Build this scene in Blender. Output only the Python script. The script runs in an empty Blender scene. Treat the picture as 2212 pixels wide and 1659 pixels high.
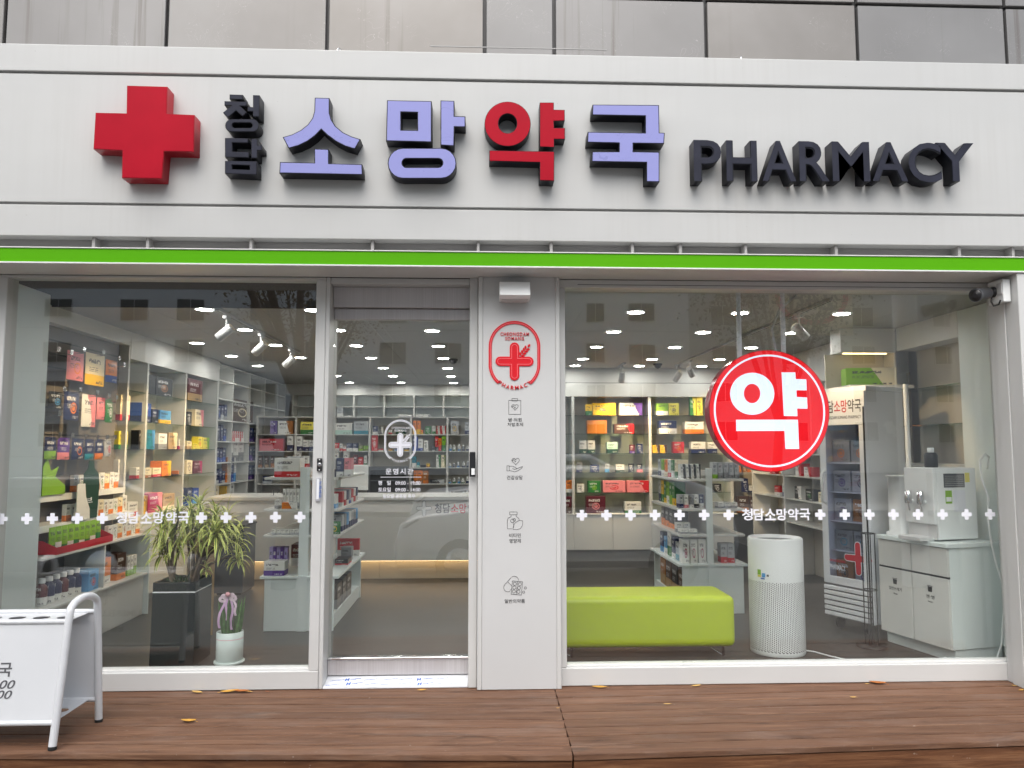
import bpy, bmesh, math, random
from mathutils import Vector, Matrix
random.seed(7)
PI = math.pi
rad = math.radians
SC = bpy.context.scene
COL = SC.collection

# ------------------------------------------------------------------ camera
YAW, PIT, FPX = rad(2.3), rad(4.8), 1671.0        # focal length in pixels of a 2212 px wide picture
CAM = Vector((0.0, -4.8, 1.415))
cd = bpy.data.cameras.new('camera')
cam = bpy.data.objects.new('camera', cd)
COL.objects.link(cam)
cam.location = CAM
cam.rotation_euler = (PI / 2 + PIT, 0, -YAW)
cd.sensor_fit = 'HORIZONTAL'
cd.sensor_width = 36
cd.lens = 36 * FPX / 2212
cd.clip_end = 500
SC.camera = cam

# ------------------------------------------------------------------ sky, sun, exposure (bright overcast day)
w = bpy.data.worlds.new('World')
SC.world = w
w.use_nodes = True
nt = w.node_tree
nt.nodes.clear()
sky = nt.nodes.new('ShaderNodeTexSky')
sky.sky_type = 'NISHITA'
sky.sun_disc = False
sky.sun_elevation = rad(55)
sky.sun_rotation = rad(190)
sky.air_density = 1.6
sky.dust_density = 4.0
hs = nt.nodes.new('ShaderNodeHueSaturation')
hs.inputs['Saturation'].default_value = 0.5
bg = nt.nodes.new('ShaderNodeBackground')
bg.inputs['Strength'].default_value = 0.15
wo = nt.nodes.new('ShaderNodeOutputWorld')
nt.links.new(sky.outputs[0], hs.inputs['Color'])
nt.links.new(hs.outputs[0], bg.inputs['Color'])
nt.links.new(bg.outputs[0], wo.inputs['Surface'])
sl = bpy.data.lights.new('sun', 'SUN')
sl.energy = 1.3
sl.angle = rad(60)
sl.color = (1.0, 0.99, 0.98)
so = bpy.data.objects.new('sun', sl)
COL.objects.link(so)
so.rotation_euler = (rad(35), 0, rad(-10))
so.location = (0, -8, 9)
SC.view_settings.view_transform = 'Standard'
SC.view_settings.look = 'None'
SC.view_settings.gamma = 1
SC.view_settings.use_curve_mapping = False
SC.view_settings.exposure = 0.72
SC.render.engine = 'CYCLES'
cy = SC.cycles
cy.use_denoising = True
cy.max_bounces = 10
cy.diffuse_bounces = 4
cy.glossy_bounces = 4
cy.transmission_bounces = 4
cy.transparent_max_bounces = 24
cy.caustics_reflective = False
cy.caustics_refractive = False
cy.sample_clamp_indirect = 6

# ------------------------------------------------------------------ pixel -> place (a pixel gives a direction, the plane gives the distance)
sn, cs = math.sin, math.cos
FW = Vector((sn(YAW) * cs(PIT), cs(YAW) * cs(PIT), sn(PIT)))
RT = Vector((cs(YAW), -sn(YAW), 0))
UP = RT.cross(FW)
def on(px, py, X=None, Y=None, Z=None):
    d = FW + RT * ((px - 1106) / FPX) + UP * ((829.5 - py) / FPX)
    i, v = (0, X) if X is not None else (1, Y) if Y is not None else (2, Z)
    return CAM + d * ((v - CAM[i]) / d[i])

# ------------------------------------------------------------------ object helpers
WORLD = {}
def link(name, data, parent, org):
    o = bpy.data.objects.new(name, data)
    COL.objects.link(o)
    org = Vector(org)
    WORLD[o] = org
    if parent is not None:
        o.parent = parent
        o.location = org - WORLD[parent]
    else:
        o.location = org
    return o
def tag(o, label, cat, group=None):
    o['label'] = label
    o['category'] = cat
    if group:
        o['group'] = group
    return o
def thing(name, label, cat, loc, group=None):
    o = link(name, None, None, loc)
    o.empty_display_size = 0.05
    return tag(o, label, cat, group)
def struct(o):
    o['kind'] = 'structure'
    return o

class MB:
    """collects shapes given in world coordinates; obj() links them as one mesh"""
    def __init__(self, M=None):
        self.bm = bmesh.new()
        self.M = M
        self.mi = 0
    def _f(self, vs, fs, smooth=False):
        if self.M is not None:
            vs = [self.M @ Vector(v) for v in vs]
        b = [self.bm.verts.new(v) for v in vs]
        for f in fs:
            try:
                q = self.bm.faces.new([b[i] for i in f])
                q.material_index = self.mi
                q.smooth = smooth
            except ValueError:
                pass
        return self
    def box(self, x0, x1, y0, y1, z0, z1):
        vs = [(x, y, z) for z in (z0, z1) for y in (y0, y1) for x in (x0, x1)]
        return self._f(vs, [(0, 2, 3, 1), (4, 5, 7, 6), (0, 1, 5, 4), (2, 6, 7, 3), (0, 4, 6, 2), (1, 3, 7, 5)])
    def prism(self, pts, ax, a, b, smooth=False):
        """polygon in the two other axes, pushed along ax from a to b"""
        n = len(pts)
        def mk(p, t):
            l = list(p)
            l.insert('XYZ'.index(ax), t)
            return tuple(l)
        vs = [mk(p, a) for p in pts] + [mk(p, b) for p in pts]
        fs = [tuple(range(n))[::-1], tuple(range(n, 2 * n))] + [(i, (i + 1) % n, n + (i + 1) % n, n + i) for i in range(n)]
        return self._f(vs, fs, smooth)
    def ring(self, c, ax, rs, n=24, cap=True):
        """lathe: rs = [(radius, offset along ax)]"""
        ax = Vector(ax).normalized()
        u = ax.orthogonal().normalized()
        v = ax.cross(u)
        c = Vector(c)
        vs, fs = [], []
        for r, h in rs:
            for i in range(n):
                t = 2 * PI * i / n
                vs.append(c + ax * h + (u * cs(t) + v * sn(t)) * r)
        for k in range(len(rs) - 1):
            for i in range(n):
                j = (i + 1) % n
                fs.append((k * n + i, k * n + j, (k + 1) * n + j, (k + 1) * n + i))
        self._f(vs, fs, True)
        if cap:
            for k in (0, len(rs) - 1):
                self._f([vs[k * n + i] for i in range(n)], [tuple(range(n))])
        return self
    def tube(self, pts, r, n=8):
        pts = [Vector(p) for p in pts]
        rr = r if isinstance(r, (list, tuple)) else [r] * len(pts)
        vs, fs = [], []
        u = None
        for i, p in enumerate(pts):
            d = (pts[min(i + 1, len(pts) - 1)] - pts[max(i - 1, 0)]).normalized()
            if u is None:
                u = d.orthogonal().normalized()
            u = (u - d * u.dot(d)).normalized()
            v = d.cross(u)
            for k in range(n):
                t = 2 * PI * k / n
                vs.append(p + (u * cs(t) + v * sn(t)) * rr[i])
        for i in range(len(pts) - 1):
            for k in range(n):
                j = (k + 1) % n
                fs.append((i * n + k, i * n + j, (i + 1) * n + j, (i + 1) * n + k))
        self._f(vs, fs, True)
        self._f(vs[:n], [tuple(range(n))])
        self._f(vs[-n:], [tuple(range(n))])
        return self
    def bevel(self, w, seg=2):
        bmesh.ops.remove_doubles(self.bm, verts=self.bm.verts, dist=1e-6)
        es = [e for e in self.bm.edges if len(e.link_faces) == 2 and e.calc_face_angle(0) > 0.6]
        bmesh.ops.bevel(self.bm, geom=es, offset=w, segments=seg, affect='EDGES', profile=0.6)
        return self
    def obj(self, name, mat, parent=None, org=None, normals=True):
        if normals:
            bmesh.ops.recalc_face_normals(self.bm, faces=self.bm.faces)
        me = bpy.data.meshes.new(name)
        vs = [v.co for v in self.bm.verts]
        if org is None:
            lo = [min(v[i] for v in vs) for i in range(3)]
            hi = [max(v[i] for v in vs) for i in range(3)]
            org = Vector(((lo[0] + hi[0]) / 2, (lo[1] + hi[1]) / 2, lo[2]))
        org = Vector(org)
        for v in self.bm.verts:
            v.co -= org
        self.bm.to_mesh(me)
        self.bm.free()
        for m in (mat if isinstance(mat, (list, tuple)) else [mat]):
            me.materials.append(m)
        return link(name, me, parent, org)
def box(name, mat, parent, x0, x1, y0, y1, z0, z1, bev=0.0, seg=1):
    m = MB().box(x0, x1, y0, y1, z0, z1)
    if bev:
        m.bevel(bev, seg)
    return m.obj(name, mat, parent)
def rename(o, label):
    o['label'] = label
    return o

# outlines (2D curve, holes allowed) -> mesh; local xy becomes world XZ, local +z looks to -Y
XZ = Matrix(((1, 0, 0, 0), (0, 0, -1, 0), (0, 1, 0, 0), (0, 0, 0, 1)))
def curve_bm(build, extrude, offset=0.0):
    c = build()
    c.dimensions = '2D'
    c.fill_mode = 'BOTH'
    c.extrude = extrude
    c.offset = offset
    o = bpy.data.objects.new('tmp', c)
    COL.objects.link(o)
    bpy.context.view_layer.update()
    me = bpy.data.meshes.new_from_object(o.evaluated_get(bpy.context.evaluated_depsgraph_get()))
    bpy.data.objects.remove(o)
    bpy.data.curves.remove(c)
    b = bmesh.new()
    b.from_mesh(me)
    bpy.data.meshes.remove(me)
    return b
def poly_curve(loops):
    def f():
        c = bpy.data.curves.new('c', 'CURVE')
        for lp in loops:
            s = c.splines.new('POLY')
            s.points.add(len(lp) - 1)
            for p, q in zip(s.points, lp):
                p.co = (q[0], q[1], 0, 1)
            s.use_cyclic_u = True
        return c
    return f
def flat(name, loops, y, depth, mat, parent, offset=0.0, M=None):
    """outline given as (X, Z) loops; front face at plane y, thickness depth behind it"""
    b = curve_bm(poly_curve(loops), depth / 2, offset)
    T = (M or Matrix()) @ Matrix.Translation((0, y + depth / 2, 0)) @ XZ
    b.transform(T)
    m = MB()
    m.bm.free()
    m.bm = b
    return m.obj(name, mat, parent, normals=False)
def text_bm(s, bold=0.0, extrude=0.0, spacing=1.0, shear=0.0):
    def f():
        c = bpy.data.curves.new('t', 'FONT')
        c.body = s
        c.size = 1
        c.space_character = spacing
        c.shear = shear
        c.resolution_u = 4
        return c
    return curve_bm(f, extrude, bold)
def text(name, s, fit, mat, parent, y=0.0, depth=0.001, bold=0.0, M=None, spacing=1.0, shear=0.0):
    """text fitted to X0, X1, Z0, Z1 on plane y (M may carry it elsewhere)"""
    b = text_bm(s, bold, 0.5, spacing, shear)
    x0, x1 = min(v.co.x for v in b.verts), max(v.co.x for v in b.verts)
    y0, y1 = min(v.co.y for v in b.verts), max(v.co.y for v in b.verts)
    for v in b.verts:
        v.co = Vector((fit[0] + (v.co.x - x0) / (x1 - x0) * (fit[1] - fit[0]),
                       fit[2] + (v.co.y - y0) / (y1 - y0) * (fit[3] - fit[2]), v.co.z * depth))
    T = (M or Matrix()) @ Matrix.Translation((0, y - depth / 2, 0)) @ XZ
    b.transform(T)
    m = MB()
    m.bm.free()
    m.bm = b
    return m.obj(name, mat, parent, normals=False)
def fitpx(x0, x1, y0, y1, Y):
    a, b = on(x0, y1, Y=Y), on(x1, y0, Y=Y)
    return (a.x, b.x, a.z, b.z)
def stroke_pts(pts, wd):
    """flat ribbon loops around a polyline, as quads"""
    out = []
    for a, b in zip(pts, pts[1:]):
        d = Vector((b[0] - a[0], b[1] - a[1]))
        if d.length < 1e-7:
            continue
        d.normalize()
        n = Vector((-d.y, d.x)) * wd / 2
        e = d * wd * 0.3
        A, B = Vector(a) - e, Vector(b) + e
        out.append([A + n, A - n, B - n, B + n])
    return out
def ribbon(name, polys, wd, y, mat, parent, th=0.0012, M=None):
    m = MB(M)
    for k, pl in enumerate(polys):
        for j, q in enumerate(stroke_pts(pl, wd)):
            yy = y - 0.00002 * (j % 2) - 0.00004 * (k % 3)
            m.prism([(p.x, p.y) for p in q], 'Y', yy - th, yy)
    return m.obj(name, mat, parent)

# ------------------------------------------------------------------ materials
class G:
    """tiny node-graph helper"""
    def __init__(self, name):
        self.m = bpy.data.materials.new(name)
        self.m.use_nodes = True
        self.t = self.m.node_tree
        self.p = self.t.nodes['Principled BSDF']
        self.out = self.t.nodes['Material Output']
    def n(self, typ, **kw):
        q = self.t.nodes.new('ShaderNode' + typ)
        for k, v in kw.items():
            setattr(q, k, v)
        return q
    def put(self, sock, v):
        if hasattr(v, 'is_output') or isinstance(v, bpy.types.NodeSocket):
            self.t.links.new(v, sock)
        else:
            sock.default_value = v
    def math(self, op, a, b=0.0, c=None):
        q = self.n('Math', operation=op)
        self.put(q.inputs[0], a)
        self.put(q.inputs[1], b)
        if c is not None:
            self.put(q.inputs[2], c)
        return q.outputs[0]
    def between(self, v, a, b):
        return self.math('MULTIPLY', self.math('GREATER_THAN', v, a), self.math('LESS_THAN', v, b))
    def mix(self, f, a, b):
        q = self.n('Mix', data_type='RGBA')
        self.put(q.inputs['Factor'], f)
        self.put(q.inputs[6], a)
        self.put(q.inputs[7], b)
        return q.outputs[2]
    def ramp(self, f, stops, const=False):
        q = self.n('ValToRGB')
        r = q.color_ramp
        if const:
            r.interpolation = 'CONSTANT'
        while len(r.elements) < len(stops):
            r.elements.new(0.5)
        for e, (p, c) in zip(r.elements, stops):
            e.position = p
            e.color = c if len(c) == 4 else (*c, 1)
        self.put(q.inputs[0], f)
        return q.outputs[0]
    def coord(self, scale=(1, 1, 1), kind='Object', rnd=0.0):
        tc = self.n('TexCoord')
        mp = self.n('Mapping')
        mp.inputs['Scale'].default_value = scale
        self.t.links.new(tc.outputs[kind], mp.inputs['Vector'])
        if rnd:
            oi = self.n('ObjectInfo')
            vm = self.n('VectorMath', operation='SCALE')
            cb = self.n('CombineXYZ')
            for i in range(3):
                self.t.links.new(oi.outputs['Random'], cb.inputs[i])
            self.t.links.new(cb.outputs[0], vm.inputs[0])
            vm.inputs['Scale'].default_value = rnd
            self.t.links.new(vm.outputs[0], mp.inputs['Location'])
        return mp.outputs[0]
    def noise(self, vec, scale=5, detail=4, rough=0.55, dist=0.0):
        q = self.n('TexNoise')
        q.inputs['Scale'].default_value = scale
        q.inputs['Detail'].default_value = detail
        q.inputs['Roughness'].default_value = rough
        q.inputs['Distortion'].default_value = dist
        self.t.links.new(vec, q.inputs['Vector'])
        return q.outputs['Fac']
    def bump(self, h, s=0.2, d=0.01):
        q = self.n('Bump')
        q.inputs['Strength'].default_value = s
        q.inputs['Distance'].default_value = d
        self.t.links.new(h, q.inputs['Height'])
        self.t.links.new(q.outputs[0], self.p.inputs['Normal'])
    def set(self, **kw):
        for k, v in kw.items():
            self.put(self.p.inputs[k.replace('_', ' ')], v)
        return self
def rgb(h):
    """sRGB hex -> linear"""
    v = [int(h[i:i + 2], 16) / 255 for i in (0, 2, 4)]
    return tuple(c / 12.92 if c <= 0.04045 else ((c + 0.055) / 1.055) ** 2.4 for c in v)
def paint(name, c, rough=0.4, var=0.05, scale=3.0, metal=0.0, bump=0.0, bscale=60, spec=0.5):
    """plain coat with slight uneven tone and gloss"""
    g = G(name)
    v = g.coord(rnd=7)
    f = g.noise(v, scale, 5)
    lo = tuple(x * (1 - var) for x in c)
    hi = tuple(min(1, x * (1 + var)) for x in c)
    g.set(Base_Color=g.ramp(f, [(0.3, lo), (0.7, hi)]), Metallic=metal)
    g.put(g.p.inputs['Roughness'], g.math('ADD', g.math('MULTIPLY', f, 0.15), rough - 0.07))
    g.p.inputs['Specular IOR Level'].default_value = spec
    if bump:
        g.bump(g.noise(v, bscale, 3), bump, 0.002)
    return g.m
def glow(name, c, s):
    g = G(name)
    g.set(Base_Color=(*c, 1), Emission_Color=(*c, 1), Emission_Strength=s, Roughness=0.3)
    return g.m
def glass_mat(name, tint, f0=0.042):
    """clear sheet: straight-through light plus mirror reflection rising at grazing angles"""
    g = G(name)
    lw = g.n('LayerWeight')
    lw.inputs['Blend'].default_value = 0.5
    f = g.math('ADD', g.math('MULTIPLY', g.math('POWER', lw.outputs['Facing'], 5.0), 1 - f0), f0)
    tr = g.n('BsdfTransparent')
    tr.inputs[0].default_value = (*tint, 1)
    gl = g.n('BsdfGlossy')
    gl.inputs['Roughness'].default_value = 0.0
    gl.inputs[0].default_value = (1, 1, 1, 1)
    v = g.coord((0.5, 1, 1.6))
    b = g.n('Bump')
    b.inputs['Strength'].default_value = 0.25
    b.inputs['Distance'].default_value = 0.004
    g.t.links.new(g.noise(v, 1.3, 1.5), b.inputs['Height'])
    g.t.links.new(b.outputs[0], gl.inputs['Normal'])
    mx = g.n('MixShader')
    g.t.links.new(f, mx.inputs[0])
    g.t.links.new(tr.outputs[0], mx.inputs[1])
    g.t.links.new(gl.outputs[0], mx.inputs[2])
    g.t.links.new(mx.outputs[0], g.out.inputs['Surface'])
    return g.m

M = {}
M['sign_white'] = paint('sign_white', (0.50, 0.513, 0.52), 0.45, 0.025, 1.2)
M['frame_white'] = paint('frame_white', (0.585, 0.59, 0.585), 0.35, 0.03, 2.5)
M['pillar_white'] = paint('pillar_white', (0.565, 0.572, 0.575), 0.5, 0.02, 2)
M['trim_white'] = paint('trim_white', (0.70, 0.70, 0.69), 0.3, 0.02)
M['recess_grey'] = paint('recess_grey', (0.34, 0.335, 0.33), 0.5, 0.06)
M['bracket_grey'] = paint('bracket_grey', (0.36, 0.355, 0.35), 0.5, 0.05)
M['green_strip'] = paint('green_strip', (0.088, 0.37, 0.002), 0.5, 0.05, 1.0, spec=0.12)
M['red_face'] = paint('red_face', rgb('a80a24'), 0.4, 0.08, 4, spec=0.12)
M['red_side'] = paint('red_side', rgb('a00a20'), 0.3, 0.06, 4, spec=0.3)
M['black_casing'] = paint('black_casing', (0.010, 0.011, 0.017), 0.4, 0.2, 6, spec=0.2)
M['navy_face'] = paint('navy_face', (0.027, 0.029, 0.045), 0.5, 0.2, 10, spec=0.15)
M['dark_trim'] = paint('dark_trim', (0.02, 0.02, 0.022), 0.4, 0.1)
M['black_plastic'] = paint('black_plastic', (0.018, 0.018, 0.02), 0.35, 0.1)
M['grey_plastic'] = paint('grey_plastic', (0.10, 0.105, 0.115), 0.35, 0.08)
M['white_plastic'] = paint('white_plastic', (0.84, 0.86, 0.86), 0.35, 0.02)
M['pale_plastic'] = paint('pale_plastic', (0.60, 0.60, 0.60), 0.4, 0.03)
M['chrome'] = paint('chrome', (0.75, 0.75, 0.76), 0.15, 0.03, metal=1.0)
M['white_print'] = paint('white_print', (0.80, 0.81, 0.88), 0.5, 0.01)
M['black_print'] = paint('black_print', (0.02, 0.02, 0.022), 0.5, 0.02)
M['silver'] = paint('silver_coat', (0.45, 0.46, 0.5), 0.4)
M['grey_print'] = paint('grey_print', (0.09, 0.09, 0.10), 0.5, 0.02)
M['red_print'] = paint('red_print', rgb('c4182c'), 0.45, 0.03)
M['blue_print'] = paint('blue_print', rgb('2a5fb8'), 0.5, 0.03)
M['logo_red'] = paint('logo_red', rgb('d40f20'), 0.35, 0.03)
M['logo_line'] = paint('logo_line', rgb('ef6a72'), 0.35, 0.03)
M['panel_cyan'] = paint('panel_cyan', (0.78, 0.85, 0.84), 0.4, 0.02)
M['inner_white'] = paint('inner_white', (0.74, 0.74, 0.72), 0.45, 0.03, 1.5)
M['rack_white'] = paint('rack_white', (0.68, 0.68, 0.65), 0.4, 0.03)
M['rack_back'] = paint('rack_back', (0.50, 0.47, 0.41), 0.5, 0.05)
M['peg_grey'] = paint('peg_grey', (0.17, 0.155, 0.14), 0.55, 0.06)
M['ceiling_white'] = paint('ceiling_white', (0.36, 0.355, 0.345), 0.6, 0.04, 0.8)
M['dark_void'] = paint('dark_void', (0.07, 0.06, 0.055), 0.6, 0.1)
M['warm_panel'] = paint('warm_panel', (0.62, 0.57, 0.48), 0.5, 0.03)
M['planter_dark'] = paint('planter_dark', (0.016, 0.022, 0.023), 0.35, 0.1)
M['soil'] = paint('soil', (0.03, 0.02, 0.014), 0.9, 0.4, 40, bump=0.8)
M['lime_leather'] = paint('lime_leather', rgb('b2c414'), 0.4, 0.05, 2, bump=0.12, bscale=160)
M['white_enamel'] = paint('white_enamel', (0.80, 0.82, 0.86), 0.25, 0.02)
M['fridge_inside'] = paint('fridge_inside', (0.08, 0.085, 0.14), 0.5, 0.1)
M['bark'] = paint('bark', (0.16, 0.12, 0.085), 0.8, 0.3, 30, bump=0.6)
M['leaf_green'] = paint('leaf_green', (0.10, 0.23, 0.04), 0.4, 0.35, 5)
M['leaf_yellow'] = paint('leaf_yellow', (0.74, 0.74, 0.22), 0.4, 0.25, 5)
M['leaf_deep'] = paint('leaf_deep', (0.02, 0.07, 0.02), 0.4, 0.3, 6)
M['snake_leaf'] = paint('snake_leaf', (0.07, 0.16, 0.045), 0.4, 0.5, 22)
M['pot_mint'] = paint('pot_mint', (0.66, 0.74, 0.72), 0.3, 0.02)
M['ribbon_lilac'] = paint('ribbon_lilac', (0.62, 0.40, 0.62), 0.5, 0.1)
M['ribbon_pink'] = paint('ribbon_pink', (0.75, 0.36, 0.42), 0.5, 0.1)
M['ribbon_pale'] = paint('ribbon_pale', (0.78, 0.62, 0.72), 0.5, 0.15, 30)
M['tape'] = paint('tape', (0.82, 0.62, 0.30), 0.5, 0.05)
M['rubber'] = paint('rubber', (0.012, 0.012, 0.012), 0.7, 0.1)
M['clear_acrylic'] = glass_mat('clear_acrylic', (0.93, 0.95, 0.94))
M['shop_glass'] = glass_mat('shop_glass', (0.965, 0.98, 0.975), 0.092)
M['shelf_glass'] = glass_mat('shelf_glass', (0.70, 0.78, 0.75), 0.06)
M['fridge_glass'] = glass_mat('fridge_glass', (0.85, 0.87, 0.93))
M['downlight'] = glow('downlight', (1.0, 0.97, 0.92), 52.0)
M['board_white'] = paint('board_white', (0.62, 0.635, 0.66), 0.3, 0.02)
M['downlight_rim'] = M['white_plastic']
M['led_warm'] = glow('led_warm', (1.0, 0.66, 0.32), 4.5)
M['spot_lamp'] = glow('spot_lamp', (1.0, 0.66, 0.25), 25.0)
M['disc_red'] = glow('disc_red', rgb('d80818'), 0.55)
M['disc_white'] = glow('disc_white', (0.66, 0.73, 0.88), 0.60)

def lavender():
    g = G('lavender_face')
    v = g.coord(rnd=3)
    q = g.n('TexNoise')
    q.inputs['Scale'].default_value = 6
    q.inputs['Detail'].default_value = 2
    q.inputs['Distortion'].default_value = 1.6
    g.t.links.new(v, q.inputs['Vector'])
    f = g.math('FRACT', g.math('MULTIPLY', q.outputs['Fac'], 9.0))
    veins = g.math('MULTIPLY', g.between(f, 0.42, 0.5), g.math('GREATER_THAN', g.noise(v, 5), 0.55))
    g.p.inputs['Specular IOR Level'].default_value = 0.25
    g.set(Base_Color=g.mix(g.math('MULTIPLY', veins, 0.5), (*rgb('8f92cb'), 1), (*rgb('787bb4'), 1)), Roughness=0.35)
    return g.m
M['lavender_face'] = lavender()

def fascia():
    """white coated sheet with faint rain streaks and a slight waviness"""
    g = G('sign_white')
    st = g.noise(g.coord((22, 1, 0.5)), 1.0, 5, 0.6)
    ar = g.noise(g.coord((1.1, 1, 1.5)), 1.0, 4)
    k = g.math('MULTIPLY', g.ramp(st, [(0.45, (0, 0, 0)), (0.8, (1, 1, 1))]), g.ramp(ar, [(0.4, (0, 0, 0)), (0.65, (1, 1, 1))]))
    c = g.ramp(ar, [(0.3, (0.495, 0.503, 0.502)), (0.7, (0.52, 0.526, 0.522))])
    c = g.mix(g.math('MULTIPLY', k, 0.22), c, (0.36, 0.35, 0.33, 1))
    sp = g.noise(g.coord((1, 1, 1)), 55, 2)
    c = g.mix(g.math('MULTIPLY', g.math('GREATER_THAN', sp, 0.775), 0.35), c, (0.25, 0.24, 0.22, 1))
    g.set(Base_Color=c, Roughness=0.45)
    g.bump(g.noise(g.coord((0.9, 1, 1.6)), 1.5, 2), 0.25, 0.02)
    return g.m
M['sign_white'] = fascia()

def steel():
    g = G('brushed_steel')
    v = g.coord((90, 90, 0.6))
    f = g.noise(v, 2.0, 4)
    v2 = g.coord((2.2, 2, 0.3))
    f2 = g.noise(v2, 2.0, 3)
    g.set(Base_Color=g.ramp(g.math('ADD', g.math('MULTIPLY', f, 0.5), g.math('MULTIPLY', f2, 0.5)),
                            [(0.3, (0.46, 0.435, 0.435)), (0.7, (0.66, 0.64, 0.65))]), Metallic=0.45)
    g.put(g.p.inputs['Roughness'], g.math('ADD', g.math('MULTIPLY', f2, 0.25), 0.28))
    g.bump(f, 0.15, 0.001)
    return g.m
M['brushed_steel'] = steel()

def facade_panel():
    """weathered coated metal sheets with rain streaks and scratches"""
    g = G('facade_panel')
    v = g.coord((1, 1, 1), rnd=5)
    base = g.noise(v, 1.2, 4)
    oi = g.n('ObjectInfo')
    st = g.noise(g.coord((16, 1, 0.35), rnd=9), 1.0, 5, 0.6)
    stm = g.math('MULTIPLY', g.ramp(st, [(0.56, (0, 0, 0)), (0.72, (1, 1, 1))]), g.ramp(g.noise(g.coord((1.6, 1, 0.2), rnd=4), 1.0, 2), [(0.46, (0, 0, 0)), (0.6, (1, 1, 1))]))
    sc = g.noise(g.coord((1, 1, 1), rnd=2), 4.0, 2, 0.5, 3.0)
    scr = g.between(g.math('FRACT', g.math('MULTIPLY', sc, 8)), 0.48, 0.51)
    scr = g.math('MULTIPLY', scr, g.math('GREATER_THAN', g.noise(v, 3.0, 2), 0.56))
    c = g.ramp(base, [(0.3, (0.205, 0.19, 0.175)), (0.7, (0.285, 0.272, 0.26))])
    c = g.mix(g.math('MULTIPLY', oi.outputs['Random'], 0.45), c, (0.18, 0.19, 0.205, 1))
    c = g.mix(g.math('MULTIPLY', stm, 0.75), c, (0.09, 0.07, 0.055, 1))
    c = g.mix(g.math('MULTIPLY', scr, 0.22), c, (0.65, 0.64, 0.62, 1))
    g.set(Base_Color=c, Metallic=0.25)
    g.put(g.p.inputs['Roughness'], g.math('ADD', g.math('MULTIPLY', base, 0.2), 0.3))
    g.bump(g.noise(v, 0.8, 1), 0.25, 0.02)
    return g.m
M['facade_panel'] = facade_panel()

def wood(name, dark, mid, light, rough=0.6, dust=0.25):
    """stained pine boards: grain along X, knots, scuffs"""
    g = G(name)
    v = g.coord((0.7, 14, 14), rnd=23)
    gr = g.noise(v, 3.0, 7, 0.65, 0.6)
    kn = g.noise(g.coord((1.6, 7, 7), rnd=31), 1.4, 3, 0.5, 1.4)
    oi = g.n('ObjectInfo')
    c = g.ramp(gr, [(0.25, dark), (0.5, mid), (0.75, light)])
    c = g.mix(g.math('MULTIPLY', g.ramp(kn, [(0.60, (0, 0, 0)), (0.74, (1, 1, 1))]), 0.6), c, (*[x * 0.45 for x in dark], 1))
    hv = g.n('HueSaturation')
    g.put(hv.inputs['Value'], g.math('ADD', g.math('MULTIPLY', oi.outputs['Random'], 0.28), 0.86))
    g.put(hv.inputs['Color'], c)
    du = g.noise(g.coord((1, 3, 3), rnd=11), 2.2, 6, 0.7)
    c = g.mix(g.math('MULTIPLY', g.ramp(du, [(0.5, (0, 0, 0)), (0.75, (1, 1, 1))]), dust), hv.outputs[0], (0.34, 0.27, 0.23, 1))
    sp = g.noise(g.coord((9, 22, 9), rnd=17), 4, 2)
    c = g.mix(g.math('MULTIPLY', g.math('GREATER_THAN', sp, 0.735), 0.35), c, (0.42, 0.36, 0.31, 1))
    g.set(Base_Color=c)
    g.p.inputs['Specular IOR Level'].default_value = 0.25
    g.put(g.p.inputs['Roughness'], g.math('ADD', g.math('MULTIPLY', gr, 0.3), rough - 0.15))
    g.bump(gr, 0.6, 0.006)
    return g.m
M['deck_wood'] = wood('deck_wood', (0.066, 0.031, 0.018), (0.145, 0.073, 0.043), (0.235, 0.13, 0.08))
M['fascia_wood'] = wood('fascia_wood', (0.05, 0.02, 0.010), (0.12, 0.05, 0.023), (0.22, 0.108, 0.052), 0.5, 0.06)

def vinyl():
    g = G('floor_vinyl')
    v = g.coord((1, 1, 1))
    br = g.n('TexBrick')
    br.inputs['Scale'].default_value = 1
    br.inputs['Brick Width'].default_value = 0.95
    br.inputs['Row Height'].default_value = 0.48
    br.inputs['Mortar Size'].default_value = 0.002
    br.inputs['Color1'].default_value = (0.052, 0.051, 0.049, 1)
    br.inputs['Color2'].default_value = (0.060, 0.058, 0.055, 1)
    br.inputs['Mortar'].default_value = (0.05, 0.05, 0.047, 1)
    g.t.links.new(v, br.inputs['Vector'])
    f = g.noise(g.coord((1, 6, 1)), 4, 6)
    g.set(Base_Color=g.mix(g.math('MULTIPLY', f, 0.5), br.outputs['Color'], (0.040, 0.039, 0.037, 1)), Roughness=0.38)
    return g.m
M['floor_vinyl'] = vinyl()

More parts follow.
